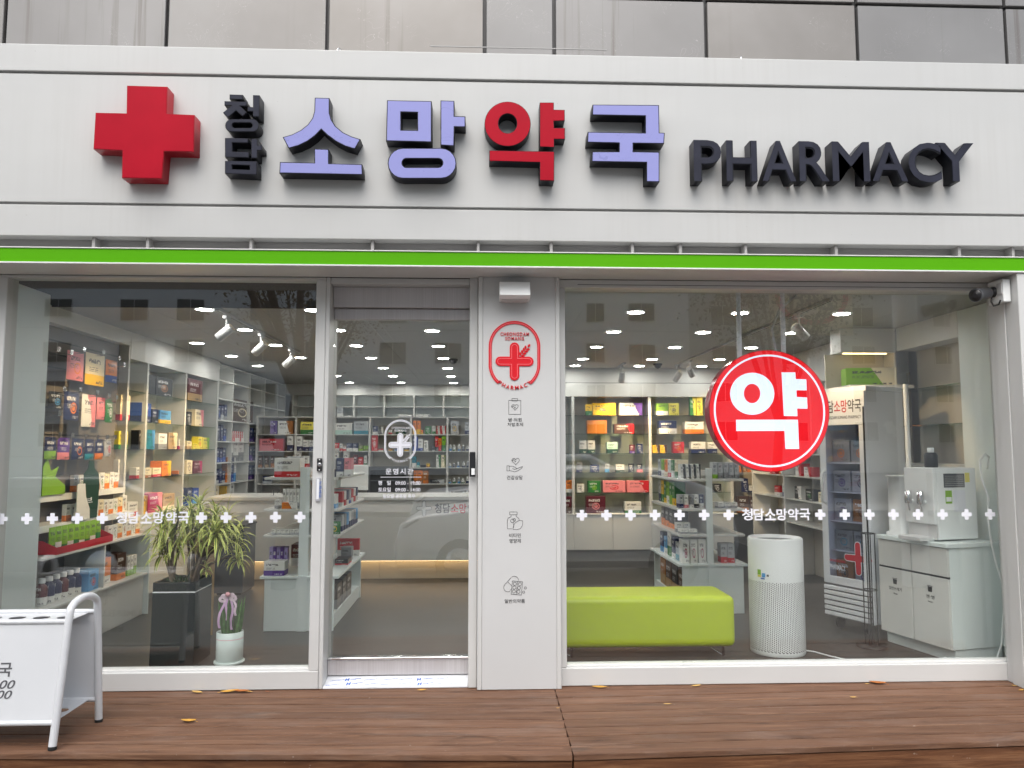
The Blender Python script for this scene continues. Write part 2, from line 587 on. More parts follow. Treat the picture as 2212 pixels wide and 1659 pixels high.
def carton():
    """printed packaging: object colour is the ground, print_colour the second ink, alpha chooses the layout"""
    g = G('printed_carton')
    tc = g.n('TexCoord')
    sx = g.n('SeparateXYZ')
    g.t.links.new(tc.outputs['Generated'], sx.inputs[0])
    u, v = sx.outputs['X'], sx.outputs['Z']
    oi = g.n('ObjectInfo')
    at = g.n('Attribute', attribute_type='OBJECT', attribute_name='print_colour')
    a, r = oi.outputs['Alpha'], oi.outputs['Random']
    c1, c2 = oi.outputs['Color'], at.outputs['Color']
    band = g.math('LESS_THAN', v, g.math('ADD', g.math('MULTIPLY', r, 0.2), 0.22))
    blk = g.math('MULTIPLY', g.math('GREATER_THAN', g.math('ADD', u, g.math('MULTIPLY', v, 0.25)), g.math('ADD', g.math('MULTIPLY', r, 0.25), 0.62)), g.math('LESS_THAN', v, 2.0))
    du, dv = g.math('SUBTRACT', u, 0.5), g.math('MULTIPLY', g.math('SUBTRACT', v, 0.42), 1.0)
    dist = g.math('SQRT', g.math('ADD', g.math('MULTIPLY', du, du), g.math('MULTIPLY', dv, dv)))
    circ = g.math('ADD', g.between(dist, 0.15, 0.2), g.math('MULTIPLY', g.math('LESS_THAN', dist, 0.10), g.math('GREATER_THAN', r, 0.4)))
    sA, sB = g.math('LESS_THAN', a, 0.33), g.between(a, 0.33, 0.66)
    sC, sD = g.between(a, 0.66, 0.9), g.math('GREATER_THAN', a, 0.9)
    m2 = g.math('ADD', g.math('ADD', g.math('MULTIPLY', sA, band), g.math('MULTIPLY', sB, blk)), g.math('MULTIPLY', sC, circ))
    c = g.mix(m2, c1, c2)
    bw = g.n('RGBToBW')
    g.t.links.new(c, bw.inputs[0])
    ink = g.mix(g.math('GREATER_THAN', bw.outputs[0], 0.2), (0.8, 0.8, 0.78, 1), (0.05, 0.05, 0.07, 1))
    ru = g.math('ADD', u, g.math('MULTIPLY', r, 31.0))
    cb = g.n('CombineXYZ')
    g.put(cb.inputs[0], g.math('MULTIPLY', ru, 16.0))
    g.put(cb.inputs[1], g.math('MULTIPLY', v, 9.0))
    nz = g.noise(cb.outputs[0], 1.0, 1)
    title = g.math('MULTIPLY', g.math('MULTIPLY', g.between(v, 0.68, 0.82), g.between(u, 0.12, 0.7)), g.math('GREATER_THAN', nz, 0.46))
    st = g.math('LESS_THAN', g.math('FRACT', g.math('MULTIPLY', v, 17.0)), 0.42)
    small = g.math('MULTIPLY', g.math('MULTIPLY', g.between(v, 0.42, 0.58), g.between(u, 0.12, 0.55)), g.math('MULTIPLY', st, g.math('GREATER_THAN', nz, 0.42)))
    foot = g.math('MULTIPLY', g.math('MULTIPLY', g.between(v, 0.06, 0.15), g.between(u, 0.5, 0.9)), g.math('GREATER_THAN', nz, 0.5))
    pr = g.math('MINIMUM', g.math('ADD', g.math('ADD', title, small), foot), 1.0)
    pr = g.math('MULTIPLY', pr, g.math('SUBTRACT', 1.0, sD))
    c = g.mix(g.math('MULTIPLY', pr, 0.85), c, ink)
    g.set(Base_Color=c, Roughness=0.35)
    return g.m
M['carton'] = carton()

CLR = {k: rgb(v) for k, v in dict(
    white='e8e8e4', cream='efe2c0', yellow='f2c21c', lemon='e8dc58', orange='e8801e', red='c8202a', maroon='5c1626', pink='e88a92',
    magenta='b01c60', purple='5a3a94', lilac='a79ad0', navy='1c2858', blue='2a50a8', sky='5aa0d8', teal='1f8aa0', green='2c7a3a',
    lime='86b82a', olive='6c7a24', brown='4a2e1c', copper='a8692c', black='17171a', grey='8c8f92', tan='b89a70', silver='b8bcc0', mint='b4d8cc', darkgreen='14402c').items()}

# ================================================================== THE SETTING OUTSIDE
GZ = -0.28                                     # street level below the deck
def ground_mat(name, c, sc, v):
    return paint(name, c, 0.85, v, sc, bump=0.5, bscale=90)
struct(box('street', ground_mat('asphalt', (0.055, 0.055, 0.056), 6, 0.25), None, -60, 60, -60, 2.0, GZ - 0.3, GZ - 0.15))
struct(box('pavement', ground_mat('paving', (0.17, 0.155, 0.14), 4, 0.15), None, -40, 40, -5.05, -0.4, GZ - 0.15, GZ))
struct(box('pavement', ground_mat('paving_far', (0.24, 0.23, 0.22), 4, 0.15), None, -40, 40, -19.0, -16.2, GZ - 0.15, GZ))

# wooden deck in two stretches that meet at a seam in front of the pillar
deck = struct(link('wooden_deck', None, None, (0.4, -1.05, 0)))
seam0, seam1 = on(1198, 1487, Z=0), on(1237, 1626, Z=0)
FA, FB, FC = on(0, 1627, Z=0), on(1241, 1631.5, Z=0), on(2212, 1600, Z=0)
def seam_x(y):
    t = (y - seam1.y) / (seam0.y - seam1.y)
    return seam1.x + t * (seam0.x - seam1.x)
def board_row(P, Q, left):
    d = (Q - P).normalized()
    nrm = Vector((-d.y, d.x, 0))
    ang = math.atan2(d.y, d.x)
    pitch = 0.118
    for k in range(11):
        o0 = (FB if left else P) + nrm * (pitch * (k + 0.5))
        # end of the board at the seam
        y = o0.y
        end = Vector((seam_x(y), y, 0))
        L = 4.6
        jit = random.uniform(-0.0012, 0.0012)
        if left:
            a, b = -L, -0.0012 + jit
        else:
            a, b = 0.0012 + jit, L
        z = random.uniform(-0.0015, 0.0015)
        m = MB(Matrix.Translation(end) @ Matrix.Rotation(ang + random.uniform(-0.0012, 0.0012), 4, 'Z'))
        w = pitch / 2 - random.uniform(0.003, 0.0056)
        m.box(a, b, -w, w, -0.028 + z, z)
        m.bevel(0.004, 2)
        o = m.obj('plank', M['deck_wood'], deck)
    # fascia boards under the front edge
    for zz0, zz1, back in ((-0.035 - 0.125, -0.033, 0.012), (-0.30, -0.166, 0.012)):
        end = Vector((seam_x(FB.y), FB.y, 0)) + nrm * (back + 0.03)
        m = MB(Matrix.Translation(end) @ Matrix.Rotation(ang, 4, 'Z'))
        m.box(*((-4.6, -0.004) if left else (0.004, 4.6)), -0.03, 0.0, zz0, zz1)
        m.bevel(0.003, 1)
        m.obj('fascia_board', M['fascia_wood'], deck)
board_row(FA, FB, True)
board_row(FB, FC, False)

# upper wall of weathered panels
uw = thing('building_wall', 'weathered grey metal panel wall above the shop sign', 'wall', (0, -0.03, 2.7))
box('backing', M['dark_trim'], uw, -4.6, 4.9, -0.02, 0.3, 2.55, 5.4)
jx = [on(p, 60, Y=-0.05).x for p in (10, 360, 707, 1047, 1197, 1525, 1851, 2172)]
jx = [jx[0] - 1.0] + jx + [jx[-1] + 0.95]
ZJ = on(1800, 7, Y=-0.05).z
for a, b in zip(jx, jx[1:]):
    box('panel', M['facade_panel'], uw, a + 0.011, b - 0.011, -0.05, -0.018, 2.6, ZJ - 0.011, 0.003)
    box('panel', M['facade_panel'], uw, a + 0.011, b - 0.011, -0.05, -0.018, ZJ + 0.011, 5.35, 0.003)
box('sealant_line', M['recess_grey'], uw, on(930, 100, Y=-0.05).x, on(1310, 100, Y=-0.05).x, -0.052, -0.0495, on(1000, 100, Y=-0.05).z - 0.006, on(1000, 100, Y=-0.05).z)

# sign board: three bands with shadow grooves
SY = -0.35
zt, zg1, zg2, zb = 3.776, 3.605, 2.823, 2.633
sb = thing('sign_board', 'long white fascia board carrying the pharmacy letters', 'sign board', (0, SY, 2.633))
SX0, SX1 = -4.4, 4.7
box('upper_band', M['sign_white'], sb, SX0, SX1, SY, -0.052, zg1 + 0.008, zt, 0.004, 2)
box('middle_panel', M['sign_white'], sb, SX0, SX1, SY + 0.004, -0.054, zg2 + 0.008, zg1 - 0.008, 0.003)
box('lower_band', M['sign_white'], sb, SX0, SX1, SY, -0.052, zb, zg2 - 0.008, 0.004, 2)
box('groove', M['recess_grey'], sb, SX0, SX1, SY + 0.02, -0.06, zg1 - 0.007, zg1 + 0.007)
box('groove', M['recess_grey'], sb, SX0, SX1, SY + 0.02, -0.06, zg2 - 0.007, zg2 + 0.007)
for px, lab in ((733, 'small steel eye bolt on the sign board above the small dark letters'), (1601, 'small steel eye bolt on the sign board above the word PHARMACY')):
    c = on(px, 106, Y=-0.24)
    m = MB()
    m.tube([(c.x + 0.018 * cs(t) * 0.5, c.y + 0.018 * cs(t), 3.812 + 0.032 * sn(t)) for t in [2 * PI * i / 14 for i in range(15)]], 0.005, 6)
    m.tube([(c.x, c.y, 3.775), (c.x, c.y, 3.785)], 0.008, 8)
    tag(m.obj('eye_bolt', M['chrome']), lab, 'eye bolt', 'eye bolts on the sign board')

# green strip under the sign
cn = thing('green_canopy', 'long bright green strip with white edges under the sign board', 'canopy', (0, SY, 2.46))
box('recess_panel', M['recess_grey'], cn, SX0, SX1, -0.26, -0.056, 2.568, 2.6325)
box('green_strip', M['green_strip'], cn, SX0, SX1, SY, SY + 0.02, 2.481, 2.560)
box('upper_edge', M['trim_white'], cn, SX0, SX1, SY - 0.006, -0.062, 2.5605, 2.5675, 0.002)
box('lower_edge', M['trim_white'], cn, SX0, SX1, SY - 0.006, -0.062, 2.4705, 2.4805, 0.002)
for px in (200, 317, 541, 804, 1033, 1191, 1367, 1471, 1612, 1808, 2074, 2190):
    x = on(px, 522, Y=-0.34).x
    box('bracket', M['bracket_grey'], cn, x - 0.008, x + 0.008, SY + 0.02, -0.261, 2.568, 2.6325)

# ------------------------------------------------------------------ channel letters
FY = -0.438                                     # plane of the letter fronts
def U1(p): return on(p[0] / 2, p[1] / 2, Y=FY)
def U2(p): return on(1106 + p[0] / 2, p[1] / 2, Y=FY)
def L2(loop, U):
    return [(q.x, q.z) for q in (U(p) for p in loop)]
def rnd_rect(x0, y0, x1, y1, n=10):
    """stadium in picture units"""
    r = (y1 - y0) / 2
    pts = []
    for cx_, s in ((x1 - r, 1), (x0 + r, -1)):
        for i in range(n + 1):
            t = -PI / 2 + PI * i / n
            pts.append((cx_ + s * r * cs(t), (y0 + y1) / 2 + s * r * sn(t)))
    return pts
def ell(cx_, cy_, rx, ry, n=36):
    return [(cx_ + rx * cs(2 * PI * i / n), cy_ + ry * sn(2 * PI * i / n)) for i in range(n)]
def letter(name, label, groups, U, face, side, grp, edge=0.005):
    """groups: outlines (outer + holes) that each become one stroke of the letter"""
    allp = [p for g in groups for lp in g for p in L2(lp, U)]
    t = thing(name, label, 'sign letter' if 'cross' not in name else 'sign cross',
              ((min(p[0] for p in allp) + max(p[0] for p in allp)) / 2, FY, min(p[1] for p in allp)), grp)
    for g in groups:
        loops = [L2(lp, U) for lp in g]
        flat('casing', loops, FY, SY - FY + 0.0045, side, t, 0.0)
        flat('face', loops, FY - 0.003, 0.0028, face, t, -edge)
    return t
GRP = 'raised letters on the sign board'
letter('sign_cross', 'large plain red raised cross on the white sign board',
       [[[(549, 370), (724, 375), (721, 492), (841, 497), (838, 657), (710, 655), (700, 773), (527, 770), (529, 652), (404, 645), (413, 487), (547, 490)]]],
       U1, M['red_face'], M['red_side'], GRP, 0.004)
letter('sign_letter', 'small dark raised syllable cheong stacked above another small dark syllable',
       [[[(992, 408), (1050, 410), (1050, 431), (992, 429)]],
        [[(970, 437), (1067, 440), (1066, 459), (1038, 459), (1067, 486), (1049, 503), (1020, 479), (986, 508), (963, 487), (1000, 457), (970, 456)]],
        [[(1093, 411), (1122, 412), (1121, 506), (1093, 504), (1093, 483), (1070, 481), (1070, 462), (1093, 463)]],
        [rnd_rect(973, 515, 1119, 570), rnd_rect(1003, 531, 1091, 553)[::-1]]], U1, M['navy_face'], M['black_casing'], GRP, 0.003)
letter('sign_letter', 'small dark raised syllable dam under another small dark syllable',
       [[[(972, 596), (1072, 598), (1072, 618), (1004, 617), (1004, 655), (1076, 657), (1076, 682), (972, 680)]],
        [[(1086, 599), (1113, 600), (1113, 628), (1133, 629), (1133, 651), (1113, 651), (1112, 684), (1086, 684)]],
        [[(972, 695), (1110, 697), (1110, 756), (972, 750)], [(1003, 713), (1003, 731), (1079, 734), (1079, 715)]]], U1, M['navy_face'], M['black_casing'], GRP, 0.003)
letter('sign_letter', 'lavender faced raised syllable so, peaked like a roof, with dark sides',
       [[[(1360, 422), (1424, 424), (1424, 488), (1432, 517), (1450, 545), (1482, 572), (1520, 590), (1558, 602), (1534, 645), (1490, 632), (1450, 611), (1415, 585), (1388, 560),
          (1362, 587), (1328, 612), (1290, 630), (1247, 642), (1221, 593), (1262, 581), (1300, 562), (1330, 538), (1350, 510), (1358, 480)]],
        [[(1358, 643), (1421, 645), (1421, 706), (1565, 710), (1567, 756), (1207, 749), (1209, 700), (1358, 703)]]], U1, M['lavender_face'], M['black_casing'], GRP)
letter('sign_letter', 'lavender faced raised syllable mang, with a square and an oval ring',
       [[[(1672, 433), (1865, 437), (1865, 615), (1668, 610)], [(1733, 485), (1733, 562), (1803, 563), (1803, 487)]],
        [[(1903, 434), (1963, 436), (1963, 502), (2011, 503), (2011, 550), (1964, 549), (1962, 632), (1903, 628)]],
        [rnd_rect(1675, 640, 1972, 772), rnd_rect(1738, 686, 1912, 723)[::-1]]], U1, M['lavender_face'], M['black_casing'], GRP)
letter('sign_letter', 'red faced raised syllable yak with a round ring on the sign board',
       [[ell(-19, 536, 100, 97), ell(-19, 534, 40, 42)[::-1]],
        [[(120, 443), (181, 443), (181, 474), (228, 475), (228, 522), (181, 524), (182, 553), (229, 553), (229, 602), (183, 602), (182, 637), (120, 635)]],
        [[(-98, 650), (183, 655), (182, 782), (120, 780), (120, 702), (-98, 696)]]], U2, M['red_face'], M['black_casing'], GRP, 0.003)
letter('sign_letter', 'lavender faced raised syllable guk, stepped, beside the word PHARMACY',
       [[[(348, 452), (635, 454), (637, 573), (660, 574), (657, 622), (524, 620), (524, 655), (637, 657), (637, 787), (580, 786), (580, 703), (344, 699), (346, 655),
          (462, 655), (462, 619), (325, 616), (327, 570), (575, 574), (575, 502), (346, 498)]]], U2, M['lavender_face'], M['black_casing'], GRP)
for ch, a, b, nth in (('P', 787, 902, ''), ('H', 928, 1056, ''), ('A', 1082, 1222, ' standing between H and R'), ('R', 1243, 1366, ''), ('M', 1386, 1541, ''),
                      ('A', 1558, 1703, ' standing between M and C'), ('C', 1716, 1850, ''), ('Y', 1838, 1992, '')):
    p0, p1 = U2((a, 782 if ch not in 'C' else 787)), U2((b, 607 + (a - 787) * 0.012))
    fit = (p0.x, p1.x, p0.z, p1.z)
    t = thing('sign_letter', 'dark raised letter %s of the word PHARMACY%s' % (ch, nth), 'sign letter', ((fit[0] + fit[1]) / 2, FY, fit[2]), GRP)
    text('casing', ch, fit, M['black_casing'], t, SY + 0.0045, SY - FY + 0.0045, 0.020)
    text('face', ch, fit, M['navy_face'], t, FY - 0.0005, 0.0028, 0.006)

# ------------------------------------------------------------------ shop front: frames, glass, door, pillar
FR = M['frame_white']
YF = -0.06                                       # front of the frames
def window(name, label, x0, x1, z0, z1, jl, jr, head, sill):
    t = thing(name, label, 'window', ((x0 + x1) / 2, YF, 0.0))
    box('sill', FR, t, x0 - jl, x1 + jr, YF, 0.06, 0.002, z0, 0.004)
    box('glazing_bead', M['trim_white'], t, x0, x1, YF + 0.022, 0.03, z0, z0 + 0.012, 0.002)
    box('head', FR, t, x0 - jl, x1 + jr, YF, 0.06, z1, head, 0.004)
    box('jamb', FR, t, x0 - jl, x0, YF + 0.001, 0.058, z0, z1, 0.004)
    box('jamb', FR, t, x1, x1 + jr, YF + 0.001, 0.058, z0, z1, 0.004)
    g = box('pane', M['shop_glass'], t, x0 - 0.006, x1 + 0.006, -0.005, 0.005, z0 - 0.006, z1 + 0.006)
    return t, g
HEAD = 2.470
WL, paneL = window('shop_window', 'tall left shop window with white frame and potted plants behind it', -2.87, -1.015, 0.108, 2.456, 0.10, 0.06, HEAD, 0)
WR, paneR = window('shop_window', 'wide right shop window with white frame in front of the lime bench', 0.52, 3.292, 0.108, 2.418, 0.035, 0.06, HEAD, 0)
box('head_gap', M['dark_trim'], WR, 0.6, 3.25, YF - 0.001, YF + 0.004, 2.436, 2.439)
# end piers and the strip of wall over the openings
pl = thing('side_pier', 'white pier at the left end of the shop front', 'pier', (-3.4, -0.1, 0))
box('panel', FR, pl, -4.3, -2.972, -0.1, 0.2, 0.002, HEAD, 0.004)
pr = thing('side_pier', 'white stepped pier beside the right window carrying the security camera', 'pier', (3.6, -0.2, 0))
PXI = 3.212
box('inner_strip', FR, pr, PXI + 0.012, 3.6, -0.125, YF - 0.0015, 0.002, HEAD - 0.001, 0.003)
box('panel', FR, pr, PXI, 3.55, -0.225, -0.127, 0.002, HEAD - 0.0005, 0.003)
box('outer_panel', FR, pr, PXI + 0.006, 4.6, -0.345, -0.227, 0.002, HEAD, 0.003)
box('end_wall', FR, pr, 3.354, 4.6, -0.0585, 0.06, 0.002, HEAD, 0.003)

# pillar
PYF = -0.115
pil = thing('pillar', 'white panelled pillar between the glass door and the right window', 'pillar', (0.21, PYF, 0))
px0, px1 = -0.018, 0.482
box('panel', M['pillar_white'], pil, px0 + 0.028, px1 - 0.028, PYF + 0.006, 0.25, 0.002, HEAD, 0.001)
box('corner_trim', FR, pil, px0, px0 + 0.0275, PYF, 0.25, 0.002, HEAD, 0.003)
box('corner_trim', FR, pil, px1 - 0.0275, px1, PYF, 0.25, 0.002, HEAD, 0.003)

# mullion and door
DY = 0.10
dr = thing('glass_door', 'glass entrance door with brushed steel rails and white opening hours print', 'door', (-0.51, DY, 0))
dx0, dx1 = -0.952, -0.072
box('jamb', FR, dr, dx0 - 0.0015, dx0 + 0.022, YF + 0.002, 0.2, 0.002, HEAD, 0.003)
box('jamb', FR, dr, dx1, px0 - 0.002, YF - 0.01, 0.2, 0.002, HEAD, 0.003)
box('head', FR, dr, dx0 + 0.024, dx1 - 0.001, YF + 0.01, 0.2, 2.433, HEAD, 0.002)
st = M['brushed_steel']
z_a, z_b, z_c = on(860, 668, Y=DY - 0.03).z, on(860, 692, Y=DY).z, on(860, 617, Y=DY - 0.06).z
box('upper_rail', st, dr, dx0 + 0.023, dx1 - 0.001, DY - 0.06, DY + 0.05, z_a + 0.006, 2.432, 0.002)
box('lower_rail', st, dr, dx0 + 0.023, dx1 - 0.001, DY - 0.025, DY + 0.04, z_b, z_a + 0.003, 0.003)
zb0, zb1 = on(860, 1458, Y=DY - 0.015).z, on(860, 1424, Y=DY - 0.015).z
box('kick_rail', st, dr, dx0 + 0.023, dx1 - 0.001, DY - 0.018, DY + 0.03, 0.04, zb1, 0.003)
box('rail_cap', M['chrome'], dr, dx0 + 0.023, dx1 - 0.001, DY - 0.026, DY + 0.03, zb1, zb1 + 0.014, 0.003)
paneD = box('pane', M['shop_glass'], dr, dx0 + 0.023, dx1 - 0.001, DY - 0.005, DY + 0.005, zb1 + 0.010, z_b + 0.01)
# devices on the frame
def plate(name, label, cat, px0_, px1_, py0, py1, Y, mat, extra):
    a, b = on(px0_, py1, Y=Y), on(px1_, py0, Y=Y)
    t = thing(name, label, cat, ((a.x + b.x) / 2, Y, a.z))
    box('plate', mat, t, a.x, b.x, Y, Y + 0.012, a.z, b.z, 0.004, 2)
    extra(t, a, b)
    return t
def bell(t, a, b):
    c = Vector(((a.x + b.x) / 2, YF - 0.012, (a.z + b.z) / 2))
    MB().ring(c, (0, -1, 0), [(0.013, 0), (0.013, 0.002), (0.009, 0.004)], 20).obj('button', M['chrome'], t)
    for z in (a.z + 0.008, b.z - 0.008):
        MB().ring((c.x, c.y, z), (0, -1, 0), [(0.004, 0), (0.003, 0.002)], 10).obj('screw', M['white_plastic'], t)
plate('push_button', 'small black push button plate on the mullion left of the door', 'button', 684, 696, 990, 1018, YF - 0.0125, M['black_plastic'], bell)
def pushplate(t, a, b):
    box('face_plate', M['white_enamel'], t, a.x + 0.006, b.x - 0.006, YF - 0.0145, YF - 0.0125, a.z + 0.012, b.z - 0.008, 0.0005)
    text('lettering', '누르세요', (0, 0.1, 0, 0.016), M['blue_print'], t, -0.0005, 0.0008, 0.01,
         Matrix.Translation(((a.x + b.x) / 2 + 0.008, YF - 0.0146, b.z - 0.02)) @ Matrix.Rotation(PI / 2, 4, 'Y'))
plate('touch_switch', 'narrow grey touch switch with blue lettering below the push button', 'switch', 681, 692, 1032, 1083, YF - 0.0125, M['silver'] if 'silver' in M else M['grey_plastic'], pushplate)
def reader(t, a, b):
    box('label', M['white_plastic'], t, a.x + 0.012, b.x - 0.004, -0.1115, -0.1098, a.z + 0.012, a.z + 0.05)
plate('door_sensor', 'narrow black door sensor box on the door jamb beside the pillar', 'sensor', 1014, 1027, 976, 1030, -0.11, M['black_plastic'], reader)
# threshold sheet still in its printed protective film
q = [on(684, 1482, Z=0.012), on(1026, 1480, Z=0.012), on(1008, 1458, Z=0.03), on(695, 1460, Z=0.03)]
th = thing('threshold_sheet', 'white film covered threshold sheet with blue print in front of the door', 'threshold', (-0.5, -0.05, 0))
m = MB()
y0_, y1_ = -0.055, 0.10
m.prism([(y0_, 0.002), (y0_, 0.010), (y1_, 0.034), (y1_, 0.002)], 'X', dx0 + 0.024, dx1 - 0.002)
m.obj('sheet', paint('film_white', (0.80, 0.82, 0.86), 0.25, 0.02), th)
slope = math.atan2(0.024, y1_ - y0_)
for i in range(15):
    x = dx0 + 0.05 + (i % 8) * 0.103 + random.uniform(-0.015, 0.015)
    if x > dx1 - 0.09:
        continue
    yy = -0.04 + 0.062 * (i // 8) + random.uniform(-0.006, 0.012)
    T = Matrix.Translation((x, yy, 0.0105 + (yy - y0_) * 0.155)) @ Matrix.Rotation(slope, 4, 'X') @ Matrix.Rotation(rad(12), 4, 'Z') @ Matrix.Rotation(-PI / 2, 4, 'X')
    if i % 4 == 1:
        text('print_mark', 'H', (0, 0.032, 0, 0.032), M['blue_print'], th, -0.0004, 0.0006, 0.06, T, shear=0.3)
        text('print_line', 'Hygloss', (0.036, 0.10, 0.006, 0.022), M['blue_print'], th, -0.0004, 0.0006, 0, T, shear=0.3)
    else:
        text('print_line', 'surface protection film', (0, 0.085, 0, 0.012), M['blue_print'], th, -0.0004, 0.0006, -0.005, T, shear=0.3)

# ------------------------------------------------------------------ the pharmacy emblem (pillar, raised red; door, flat white)
def emblem(parent, cx_, cz_, r, y, red, line, th, ring_w=0.11):
    """r = half width; (cx_, cz_) = centre of the lower arc"""
    S = 0.70 * r
    def stadium(k):
        R_ = r * k
        pts = []
        cut = rad(50)
        for i in range(13):
            t = -cut + (cut) * i / 12
            pts.append((cx_ + R_ * cs(t), cz_ + R_ * sn(t)))
        for i in range(25):
            t = PI * i / 24
            pts.append((cx_ + R_ * cs(t), cz_ + S + R_ * sn(t)))
        for i in range(13):
            t = PI + cut * i / 12
            pts.append((cx_ + R_ * cs(t), cz_ + R_ * sn(t)))
        return pts
    def band(name, k0, k1, mat, yy, d):
        a, b = stadium(k1), stadium(k0)
        flat(name, [a + b[::-1]], yy, d, mat, parent)
    band('outer_ring', 0.955, 1.0, red, y, th)
    band('middle_ring', 0.918, 0.95, line, y + th * 0.4, th * 0.6)
    band('inner_ring', 0.885, 0.915, red, y, th)
    def plus(h, w_):
        c0 = (cx_, cz_ + 0.117 * r)
        pts = []
        for k in range(4):
            a = k * PI / 2
            ux, uy = cs(a), sn(a)
            vx, vy = -uy, ux
            pts.append((c0[0] + (ux - vx) * w_ * r, c0[1] + (uy - vy) * w_ * r))
            for i in range(9):
                t = -PI / 2 + PI * i / 8
                e = (h - w_) + w_ * cs(t)
                f = w_ * sn(t)
                pts.append((c0[0] + (ux * e + vx * f) * r, c0[1] + (uy * e + vy * f) * r))
        out = []
        for p in pts:
            if not out or (abs(p[0] - out[-1][0]) + abs(p[1] - out[-1][1])) > 1e-5:
                out.append(p)
        return out
    flat('cross', [plus(0.74, 0.185)], y, th, red, parent)
    flat('cross_outline', [plus(0.67, 0.125), plus(0.645, 0.10)[::-1]], y - 0.0012, 0.0011, line, parent)
    # sprig
    m = MB()
    for k in range(5):
        f = k / 4
        bx, bz = cx_ + (0.24 + 0.27 * f) * r, cz_ + (0.33 + 0.34 * f) * r
        for sgn in ((-1, 1) if k < 4 else (0,)):
            a = rad(52) + sgn * rad(48)
            L, W_ = 0.155 * r, 0.045 * r
            pts = [(bx + cs(a) * L * s_ - sn(a) * W_ * q_, bz + sn(a) * L * s_ + cs(a) * W_ * q_) for s_, q_ in ((0, 0), (0.4, 1), (0.8, 0.8), (1, 0), (0.8, -0.8), (0.4, -1))]
            m.prism(pts, 'Y', y, y + th * 0.8)
    m.obj('sprig', red, parent)
    text('lettering', 'CHEONGDAM', (cx_ - 0.55 * r, cx_ + 0.56 * r, cz_ + 1.115 * r, cz_ + 1.25 * r), red, parent, y + th, min(th, 0.0145), 0.004, spacing=1.25)
    text('lettering', 'SOMANG', (cx_ - 0.36 * r, cx_ + 0.37 * r, cz_ + 0.94 * r, cz_ + 1.075 * r), red, parent, y + th, min(th, 0.0145), 0.004, spacing=1.25)
    for i, ch in enumerate('PHARMACY'):
        a = rad(-90 + (i - 3.5) * 11.0)
        T = Matrix.Translation((cx_ + cs(a) * 0.985 * r, 0, cz_ + sn(a) * 0.985 * r)) @ Matrix.Rotation(-(a + PI / 2), 4, 'Y')
        h = 0.15 * r
        wd = h * (1.0 if ch == 'M' else 0.82)
        text('lettering', ch, (-wd / 2, wd / 2, 0, h), red, parent, y + th, th, 0.012, T)
c = on(1111.5, 787, Y=PYF)
em = thing('emblem', 'raised red pharmacy emblem with cross and rings on the white pillar', 'emblem', (c.x, PYF, c.z - 0.18))
emblem(em, c.x, c.z, 0.1575, PYF + 0.0005, M['logo_red'], M['logo_line'], 0.0052)

# wall lamp box on the pillar
a, b = on(1079, 640, Y=-0.22), on(1145, 608, Y=-0.22)
wb = thing('wall_lamp', 'white box wall lamp above the red emblem on the pillar', 'wall lamp', ((a.x + b.x) / 2, -0.16, a.z - 0.02))
m = MB()
m.prism([(PYF + 0.005, a.z - 0.014), (-0.225, a.z - 0.014), (-0.250, a.z + 0.004), (-0.205, b.z), (PYF + 0.005, b.z)], 'X', a.x, b.x)
m.bevel(0.003, 2)
m.obj('body', M['white_plastic'], wb)
box('diffuser', M['pale_plastic'], wb, a.x + 0.012, b.x - 0.012, -0.215, PYF + 0.012, a.z - 0.0185, a.z - 0.0145)

# printed icons with captions on the pillar
PP = PYF + 0.0055
def icon(name, label, cx_px, cy_px, draws, caps):
    o0 = on(cx_px, cy_px, Y=PP)
    k = (on(cx_px + 1, cy_px, Y=PP) - o0).x
    t = thing(name, label, 'pillar print', (o0.x, PP, o0.z - 0.05), 'black line icons printed on the pillar')
    ribbon('drawing', [[(o0.x + x * k, o0.z - z * k) for x, z in d] for d in draws], 0.0021, PP, M['black_print'], t, 0.0008)
    for s, x0, x1, y0, y1 in caps:
        text('caption', s, fitpx(x0, x1, y0, y1, PP), M['black_print'], t, PP, 0.0008, 0.004)
def arc(cx_, cy_, r, a0, a1, n=14, ry=None):
    ry = ry or r
    return [(cx_ + r * cs(rad(a0 + (a1 - a0) * i / n)), cy_ + ry * sn(rad(a0 + (a1 - a0) * i / n))) for i in range(n + 1)]
def heart(cx_, cy_, s):
    return [(cx_ + s * 16 * sn(t) ** 3 / 16, cy_ - s * (13 * cs(t) - 5 * cs(2 * t) - 2 * cs(3 * t) - cs(4 * t)) / 16) for t in [2 * PI * i / 24 for i in range(25)]]
def rect(x0, y0, x1, y1): return [(x0, y0), (x1, y0), (x1, y1), (x0, y1), (x0, y0)]
pulse = lambda x, y: [(x - 6, y), (x - 3, y), (x - 1, y - 3), (x + 2, y + 3), (x + 4, y)]
icon('clipboard_icon', 'printed clipboard icon with a heart and two lines of caption', 1112, 878,
     [rect(-13, -13, 13, 17), rect(-6, -17, 6, -12), heart(0.5, 1, 7), pulse(-2, 1)],
     [('병·의원', 1098, 1127, 903, 911), ('처방조제', 1096, 1130, 913, 921)])
icon('hand_icon', 'printed open hand icon holding a heart', 1112, 1003,
     [heart(2, -7, 8), pulse(-1, -8), rect(-17, 3, -12, 14), [(-12, 4), (-4, 4), (2, 7), (4, 9), (0, 11), (-5, 9)], [(4, 10), (12, 6), (17, 5), (14, 9), (6, 14), (0, 16), (-12, 13)]],
     [('건강상담', 1095, 1129, 1027, 1036)])
